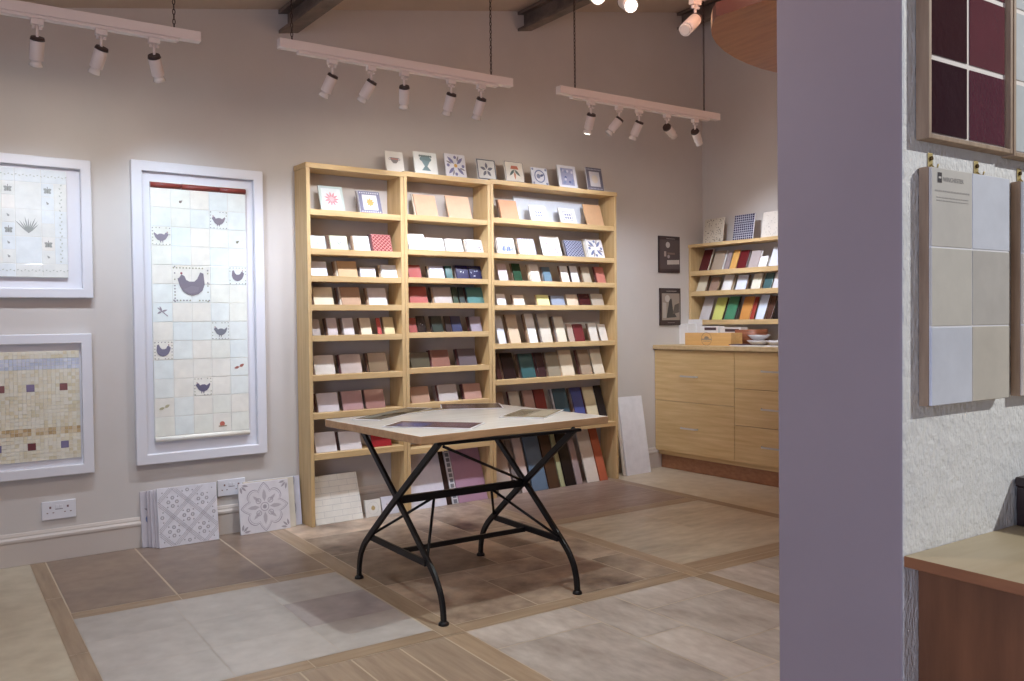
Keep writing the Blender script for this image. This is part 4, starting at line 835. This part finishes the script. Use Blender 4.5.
rod = lambda a, b3, q=.0058: MB().tube([a, b3], q, black_iron, 8).build('brace_rod', r)
for x, xr_ in ((x1_, x1_+.17), (x2_, x2_-.17)):
    rod((xr_, ym, .388), (x, yA-.11, .207)); rod((xr_, ym, .388), (x, yB+.11, .207))
rod((x1_+.01, yB-.01, .65), (x2_-.005, ym, .405), .0055)
# leaflets on the table
def leaflet(cs, label, c1, c2, c3, th=.0025, thick=0):
    P = [onz(u, v, TZ+.003) for u, v in cs]; c = sum(P, Vector())/4; c.z = TZ+.0006
    ax = (P[1]-P[0]); rz = math.atan2(ax.y, ax.x); w = ((P[1]-P[0]).length+(P[2]-P[3]).length)/2; h = ((P[3]-P[0]).length+(P[2]-P[1]).length)/2
    mb = MB(); mb.box(-w/2, w/2, -h/2, h/2, 0, th, mat((222, 222, 228), .3, name='leaflet_paper'))
    o = mb.build('leaflet', loc=c, rot=(0, 0, rz), bevel=.0004); tag(o, label, 'leaflet', 'leaflets on the table')
    pb = MB(); e = th+.0003
    pb.poly([(-w*.48, -h*.46, e), (w*.48, -h*.46, e), (w*.48, h*.46, e), (-w*.48, h*.46, e)], mat(c1, .25, name='print'))
    pb.poly([(-w*.4, -h*.4, e+.0002), (-w*.05, -h*.4, e+.0002), (-w*.05, h*.2, e+.0002), (-w*.4, h*.2, e+.0002)], mat(c2, .25, name='print'))
    pb.poly([(w*.05, -h*.3, e+.0002), (w*.42, -h*.3, e+.0002), (w*.42, h*.38, e+.0002), (w*.05, h*.38, e+.0002)], mat(c3, .25, name='print'))
    pb.build('cover_print', o)
leaflet(((369, 419.5), (400, 420.5), (414, 407.5), (391, 407.5)), 'grey-green leaflet near the left corner of the table', (112, 108, 100), (136, 140, 134), (98, 92, 84))
leaflet(((402, 417), (411, 418), (422, 407.5), (414, 407.5)), 'thin cream folded leaflet beside the grey-green leaflet', (186, 176, 150), (160, 146, 118), (200, 192, 170))
leaflet(((384.5, 426.5), (474, 428.5), (482.5, 422.5), (398, 420.8)), 'wide purple and blue leaflet at the front of the table', (84, 60, 70), (66, 80, 140), (104, 76, 90))
leaflet(((440, 409.3), (500, 408), (503, 402.8), (441, 404.3)), 'dark purple leaflet at the back edge of the table', (74, 54, 62), (110, 96, 110), (60, 46, 56))
leaflet(((508, 417), (552, 418), (557, 409.5), (514, 408.5)), 'olive and cream leaflet near the right of the table', (146, 134, 112), (108, 96, 76), (178, 170, 148))
# ------------------------------------------------------------------ track lights
lit = mat((255, 250, 240), .5, emit=9, name='lamp_glow'); unlit = mat((214, 206, 200), .2, name='lamp_glass')
def chain(x, y, z0, z1, parent):
    mb = MB(); n = int((z1-z0)/.02)
    cm = mat((70, 56, 50), .4, .6, name='chain_metal')
    for i in range(n):
        z = z0+(i+.5)*(z1-z0)/n; rx, rz_ = .0052, .0125
        pts = [(x+(rx*math.cos(t) if i % 2 else 0), y+(0 if i % 2 else rx*math.cos(t)), z+rz_*math.sin(t)) for t in [2*PI*k/8 for k in range(9)]]
        mb.tube(pts, .0021, cm, 5, caps=False)
    mb.build('hanging_chain', parent)
SPOTS = []
def track(x0, x1, y, zt, chains, label, heads, names, ctop=True, grp='white spotlights on the hanging tracks'):
    r = root('lighting_track', (x0, y, zt-.04), 0, label, 'lighting track', 'white suspended lighting tracks'); L = x1-x0
    MB().box(0, L, -.021, .021, .0, .042, track_w).build('track_housing', r, .002)
    MB().box(.09, L-.09, -.017, .017, -.013, -.0005, track_w).build('track_rail', r, .0015)
    for c in chains: chain(c-x0, 0, .04, CEIL(c)-(zt-.04)-.002, r)
    for k, (u, v, du, dv, isl) in enumerate(heads):
        x = hit(u, v, (0, y, 0), Vector((0, 1, 0))).x; zb_ = zt-.0535
        h = root('spotlight', (x, y, zb_), 0, names[k], 'spotlight', grp)
        MB().box(-.022, .022, -.014, .014, -.022, 0, track_w).build('adapter', h, .002)
        # tube direction: leans towards the wall, and sideways as in the photograph
        tp = hit(du, dv, (0, y+.05 if y > 3 else y-.02, 0), Vector((0, 1, 0))); piv = Vector((x, y, zb_-.082))
        d = (tp-piv); d.y = (.05 if y > 3 else -.05); d = d.normalized()
        if y < 3 and isl: d = Vector((-.35, -.75, -.45)).normalized()
        mb = MB(); mb.tube([(0, 0, -.02), (0, 0, -.08)], .0055, track_w, 10); 
        for sx in (-.012, .012): mb.tube([(sx-.006, -.002, -.032), (sx+.006, -.002, -.032)], .0065, track_w, 8)
        mb.build('swivel_bracket', h)
        o0 = Vector((0, 0, -.08)); ln_ = .082
        a = o0-d*.006
        MB().tube([a-d*.006, a+d*.006], [.024, .027], dark_cap, 18).build('vented_cap', h)
        MB().tube([a+d*.0065, a+d*ln_], .0255, track_w, 20).build('lamp_housing', h, .001)
        lens = MB(); e = a+d*ln_
        lens.tube([e+d*.0005, e+d*.012, e+d*.024], [.017, .021, .0255], mat((236, 230, 224), .15, name='lamp_rim'), 20)
        lo = lens.build('lamp_bulb', h)
        MB().tube([e+d*.0245, e+d*.027], [.022, .019], lit if isl else unlit, 18).build('lamp_lens', lo)
        SPOTS.append((Vector((x, y, zb_))+e+d*.03, d, isl))
    return r
BY = 'on the track '
track(-.30, 0.989, 3.85, 2.35, [-.18, 0.884], 'left lighting track cut by the photo edge, above the frames',
      [(37, 22, 36, 68, 0), (101, 33, 94, 74, 0), (154, 42, 159, 79, 0)],
      ['leftmost spotlight '+BY+'above the frames, pointing straight down', 'middle spotlight '+BY+'above the frames, tilted left', 'rightmost spotlight '+BY+'above the frames, tilted right'])
track(1.333, 2.599, 3.85, 2.386, [1.397, 2.473], 'middle lighting track hanging on two chains above the left bookcases',
      [(332, 55, 323, 98, 0), (371, 62, 361, 102, 0), (404, 68, 404, 109, 0), (451, 77, 446, 116, 0), (481, 82, 476, 119, 0)],
      ['first spotlight from the left '+BY+'over the left bookcase, tilted left', 'second spotlight from the left '+BY+'over the left bookcase, tilted left', 'centre spotlight '+BY+'over the left bookcase, hanging straight', 'fourth spotlight from the left '+BY+'over the left bookcase', 'rightmost spotlight '+BY+'over the left bookcase'])
track(2.912, 4.180, 3.85, 2.396, [3.031, 4.055], 'right lighting track hanging on two chains above the right bookcase',
      [(591, 103, 587, 135, 1), (619, 107, 607, 136, 0), (639, 110, 632, 140, 0), (667, 115, 678, 141, 1), (695, 119, 701, 148, 0)],
      ['lit leftmost spotlight '+BY+'over the right bookcase', 'second spotlight '+BY+'over the right bookcase, tilted strongly left', 'centre spotlight '+BY+'over the right bookcase', 'lit fourth spotlight '+BY+'over the right bookcase, tilted right', 'rightmost spotlight '+BY+'over the right bookcase'])
track(1.390, 2.620, 2.46, 2.42, [1.476, 2.545], 'nearest lighting track above the picture with spots facing us',
      [(592, -20, 590, 0, 1), (624, -16, 622, 3, 1), (695, -26, 664, 48, 0)],
      ['dazzling lit spotlight at the top edge, left of the pair', 'dazzling lit spotlight at the top edge, right of the pair', 'unlit white spotlight hanging at the top edge beside the lit pair'])
# ------------------------------------------------------------------ round wooden canopy at the top right
cz = 2.15
out = [onz(u, v, cz) for u, v in ((716, 17), (712.5, 23), (711, 30), (712, 36), (716, 43), (724, 51), (735, 58), (748, 64), (762, 69), (776, 72.5))]
far = [Vector((3.35, 2.44, cz)), Vector((3.75, 2.3, cz)), Vector((3.95, 2.0, cz)), Vector((3.9, 1.72, cz))]
near = [Vector((3.6, 1.55, cz)), Vector((2.7, 1.72, cz)), onz(765, 0, cz), onz(728, 13, cz)]
can_m = mat((196, 128, 84), .4, kind='wood', rgb2=(172, 102, 64), scale=5, vec=(8, 1, 8), name='canopy_wood'); can_e = mat((66, 28, 22), .45, name='canopy_edge_unlit')  # dark edge colour holds the shade on the near side
r = root('hanging_canopy', (2.9, 2.1, cz), 0, 'rounded reddish wooden canopy hanging at the upper right before the pillar', 'canopy')
off = Vector((2.9, 2.1, cz)); pts = [p-off for p in out+far+near]
mb = MB(); n = len(pts); mb.v += [tuple(p) for p in pts]+[tuple(p+Vector((0, 0, .05))) for p in pts]
mb.face(list(range(n)), can_m); mb.face([n+i for i in reversed(range(n))], can_m)
for i in range(n): mb.face([i, n+i, n+(i+1) % n, (i+1) % n], can_e if i >= len(out)+len(far)-1 or i < 1 else mat((226, 196, 160), .5, name='canopy_rim_lit'))  # same board edge coloured pale where light catches the tip
mb.build('board', r)
for x, y in ((2.75, 2.0), (3.6, 2.0)):
    MB().tube([(x-2.9, y-2.1, .05), (x-2.9, y-2.1, CEIL(x)-cz-.002)], .003, chrome, 6).build('suspension_wire', r)
# small spotlight mounted on the canopy
h = root('canopy_spotlight', onz(719, 24, cz+.0)+Vector((.03, -.03, .0515)), 0, 'small ribbed white spotlight standing on the tip of the canopy', 'spotlight')
MB().tube([(0, 0, 0), (0, 0, .02)], [.026, .02], track_w, 16).build('mount', h); mb = MB()
MB().tube([(0, 0, .0205), (0, 0, .06), (0, 0, .075)], [.016, .024, .03], track_w, 18).build('lamp_housing', h)
for k in range(5): mb.tube([(0, 0, .0765+.006*k), (0, 0, .0795+.006*k)], .03, mat((200, 196, 210), .3, .3, name='heat_fin'), 18)
mb.build('cooling_fins', h)
# ------------------------------------------------------------------ tile boards on the near wall
Yw = .792
side_w = mat((168, 142, 116), .6, kind='wood', rgb2=(132, 106, 84), scale=7, vec=(9, 9, .8), name='board_wood')
def tboard(x0, x1, z0, z1, th, label, cells, cat='tile board', text=False, framed=False, group='sample boards on the plaster wall'):
    r = root('sample_board', (x0, Yw, z0), 0, label, cat, group); w, h = x1-x0, z1-z0
    nx, nz_ = len(cells[0]), len(cells)
    if framed:
        MB().box(.001, w-.001, -th*.6, -.001, 0.001, h-.001, mat((226, 216, 208), .7, name='board_grout')).build('backing_board', r)
        f = .008
        mb = MB()
        for a in ((0, f, 0, h), (w-f, w, 0, h), (f, w-f, 0, f), (f, w-f, h-f, h)): mb.box(a[0], a[1], -th, -.001, a[2], a[3], side_w)
        mb.build('wooden_frame', r, .0012); X0, X1, Z0, Z1 = f, w-f, f, h-f; y0, y1 = -th*.6, -th*.68; g = .0042
    else:
        MB().box(0, w, -th+.005, -.001, 0, h, side_w).build('backing_board', r, .001); X0, X1, Z0, Z1 = 0, w, 0, h; y0, y1 = -th+.0045, -th; g = .0012; MB().box(.0015, w-.0015, -th+.0012, -th+.0048, .0015, h-.0015, mat((224, 222, 224), .7, name='board_grout')).build('grout_bed', r)
    cwid, chei = (X1-X0)/nx, (Z1-Z0)/nz_
    for j in range(nz_):
        for i in range(nx):
            c, ro = cells[nz_-1-j][i]
            o = MB().box(X0+i*cwid+g, X0+(i+1)*cwid-g, y1, y0, Z0+j*chei+g, Z0+(j+1)*chei-g, glaze(c, ro, .25 if ro < .15 else .05)).build('tile', r, .001)
    return r, w, h, cwid, chei
r, w, h, cw_, ch_ = tboard(1.319, 1.563, .956, 1.338, .0225, 'beige and white six-tile board with printed logo on the plaster wall', [[((204, 198, 188), .4), ((214, 216, 224), .35)], [((206, 200, 188), .35), ((192, 186, 178), .35)], [((210, 212, 220), .35), ((200, 192, 178), .35)]])
# printed label: black square and lettering
def text(body, size, x, z, y, parent, name, c=(146, 140, 136), font=None):
    cu = bpy.data.curves.new(name, 'FONT'); cu.body = body; cu.size = size; cu.extrude = .0001
    o = bpy.data.objects.new(name, cu); COL.objects.link(o); bpy.context.view_layer.update()
    me = bpy.data.meshes.new_from_object(o.evaluated_get(bpy.context.evaluated_depsgraph_get())); bpy.data.objects.remove(o)
    me.materials.clear(); me.materials.append(mat(c, .5, name='ink')); n = bpy.data.objects.new(name, me); COL.objects.link(n)
    n.parent = parent; n.location = (x, y, z); n.rotation_euler = (PI/2, 0, 0); return n
yy = -.0232
mb = MB(); zq = 1.3135-.956; mb.box(.0175, .0290, yy, yy+.0004, zq, zq+.016, mat((44, 34, 36), .5, name='ink_black')); mb.box(.0195, .0268, yy-.0003, yy, zq+.0065, zq+.0095, mat((200, 194, 186), .5, name='ink_gap')); mb.build('logo_square', r)
text('WINCHESTER', .0098, .033, zq+.003, yy, r, 'lettering')
text('tile samples and colours', .0075, .013, zq-.0155, yy, r, 'lettering') if False else None
mb = MB(); ink = mat((172, 166, 160), .5, name='ink_grey')
rr2 = random.Random(2)
for zl, xa, xb, t in ((zq-.014, .011, .112, .0022), (zq-.024, .014, .108, .0013), (zq-.029, .014, .108, .0013)):
    x = xa
    while x < xb:
        l = rr2.uniform(.004, .009); mb.box(x, min(x+l, xb), yy, yy+.0004, zl, zl+t, ink); x += l+.002
mb.build('small_print', r)
tboard(1.609, 1.86, .956, 1.338, .0225, 'partly visible pale tile board at the right edge of the plaster wall', [[((204, 206, 204), .35), ((214, 216, 224), .35)], [((216, 206, 190), .35), ((192, 186, 178), .35)], [((226, 212, 194), .35), ((200, 192, 178), .35)]])
tboard(1.311, 1.571, 1.381, 1.77, .0235, 'wood-framed board of glossy dark red tiles, upper right', [[((84, 34, 40), .08), ((110, 52, 60), .08)], [((64, 22, 26), .08), ((110, 50, 58), .07)], [((52, 20, 28), .08), ((98, 42, 56), .08)]], framed=True)
tboard(1.575, 1.84, 1.378, 1.77, .0235, 'wood-framed board of pale tiles at the top right edge', [[((210, 212, 212), .1), ((206, 206, 210), .1)], [((210, 212, 212), .1), ((206, 206, 210), .1)], [((204, 208, 208), .1), ((206, 206, 210), .1)]], framed=True)
brass = mat((196, 174, 116), .35, .35, name='brass')
for k, (x, lb) in enumerate(((1.352, 'brass hook above the left tile of the logo board'), (1.492, 'brass hook above the right tile of the logo board'), (1.638, 'brass hook above the partly visible pale board'))):
    h = root('picture_hook', (x, Yw, 1.34), 0, lb, 'hook', 'brass hooks on the plaster wall')
    MB().box(-.0068, .0068, -.002, -.0005, .002, .025, brass).build('plate', h, .001)
    MB().tube([(0, -.002, .016), (0, -.005, .016)], .0035, mat((90, 70, 40), .4, 1, name='dark_brass'), 10).build('nail_head', h)
    MB().tube([(0, -.003, .006), (0, -.008, .0), (0, -.013, -.001), (0, -.015, .005)], .0014, brass, 8).build('hook_wire', h)
# ------------------------------------------------------------------ near counter on the right
DX, DZt, DT = 1.277, .72, .018
ct = mat((184, 168, 138), .42, kind='wood', rgb2=(172, 154, 122), scale=4, vec=(1.2, 7, 7), name='counter_oak'); ce = mat((150, 100, 66), .45, kind='wood', rgb2=(128, 82, 54), scale=4, vec=(6, 1, 6), name='counter_edge'); cp = mat((122, 78, 50), .45, kind='wood', rgb2=(98, 60, 36), scale=4, vec=(7, 7, .8), name='counter_panel')
r = root('counter', (DX, Yw, 0), 0, 'oak counter with brown side panel under the tile boards', 'counter')
o = MB().box(0, 1.5, -1.3, -.001, DZt-DT, DZt, ce, ct).build('counter_top', r, .0012)
o = MB().box(.04, .058, -1.28, -.001, 0, DZt-DT-.0005, cp).build('side_panel', r, .001); o['label'] = 'darker brown side panel'
MB().box(.0585, 1.48, -1.27, -1.25, 0, DZt-DT-.0005, cp).build('end_panel', r)
# dark box on the counter
bpx = 1.622
r = root('storage_box', (bpx, Yw-.055, DZt+.0006), 0, 'dark lidded box standing on the counter at the right edge', 'box')
db = mat((40, 26, 28), .3, name='dark_lacquer')
MB().box(0, .16, -.1, .05, 0, .07, db).build('body', r, .002); MB().box(-.002, .162, -.102, .052, .0705, .088, db).build('lid', r, .003)
# ------------------------------------------------------------------ lights
def spot(loc, d, watt, col=(1, .93, .84), ang=70, blend=.7, rad=.025):
    l = bpy.data.lights.new('spot_lamp', 'SPOT'); l.energy = watt; l.color = col; l.spot_size = math.radians(ang); l.spot_blend = blend; l.shadow_soft_size = rad
    o = bpy.data.objects.new('spot_lamp', l); COL.objects.link(o); o.location = loc; o.rotation_euler = Vector(d).to_track_quat('-Z', 'Y').to_euler(); return o
WARM, NEU, COOL = (1, .8, .66), (.88, .96, 1.14), (.76, .96, 1.2)
aims = [W(.25, 0, 1.2), W(.5, 0, 1.25), W(1.16, 0, 1.35), W(1.5, .1, .9), W(1.9, .1, 1.3), W(2.1, .1, 1.0), W(2.5, .1, 1.5), W(2.9, .1, 1.1), W(3.0, .1, 1.4), W(3.3, .1, .9), W(3.6, .1, 1.5), W(4.4, .3, .9), W(4.9, .8, 1.3)]
pw_l = [28, 26, 52, 42, 56, 42, 60, 42, 66, 46, 62, 62, 74]
cols = [NEU, COOL, COOL]+[NEU]*10
for (p, d, isl), t, e, c in zip(SPOTS[:13], aims, pw_l, cols): spot(p, t-p, e*.55, c, 84, 1); spot(p, t-p+Vector((0, 0, .35)), 4.4, (1, .95, .84), 135, 1)
for (p, d, isl) in SPOTS[13:15]: spot(p, d, 14, NEU, 60, .8)
spot((3.1, -.98, 2.7), Vector((1.45, .79, 1.1))-Vector((3.1, -.98, 2.7)), 205, (.96, 1, 1.02), 70, .8, .03)
# added fill spots without fixtures, pointing down to brighten floor and table
for x, y, tx, ty, e in ((1.95, 2.3, 1.85, 2.95, 72), (2.5, 2.2, 2.6, 2.1, 66), (.4, 2.46, .7, 3.1, 30), (.9, 1.2, .9, 2.0, 24), (3.4, 2.2, 4.2, 3.6, 90)):
    spot((x, y, 2.36), (tx-x, ty-y, -2.36), e, (.88, 1, 1.01), 95, 1, .04)
for x, y in ((.3, 1.9), (2.1, 2.0), (3.7, 2.4)):      # added unseen point lights, warm fill for upper wall and ceiling
    l = bpy.data.lights.new('warm_fill_lamp', 'POINT'); l.energy = 10.5; l.color = (1, .62, .44); l.shadow_soft_size = .2
    o = bpy.data.objects.new('warm_fill_lamp', l); COL.objects.link(o); o.location = (x, y, 2.42)
def area(loc, tgt, sx, sy, e, col):
    l = bpy.data.lights.new('daylight', 'AREA'); l.shape = 'RECTANGLE'; l.size = sx; l.size_y = sy; l.energy = e; l.color = col
    o = bpy.data.objects.new('daylight', l); COL.objects.link(o); o.location = loc; o.rotation_euler = (Vector(tgt)-Vector(loc)).to_track_quat('-Z', 'Z').to_euler(); return o
area((XL-.12, (DY0+DY1)/2, DZ/2), (0, (DY0+DY1)/2+.0, DZ/2), 2.4, 1.9, 62, (.6, .7, 1.0))
w_ = bpy.data.worlds.new('world'); SC.world = w_; w_.use_nodes = True; w_.node_tree.nodes['Background'].inputs[0].default_value = (.7, .8, 1, 1); w_.node_tree.nodes['Background'].inputs[1].default_value = .4
SC.view_settings.exposure = .3
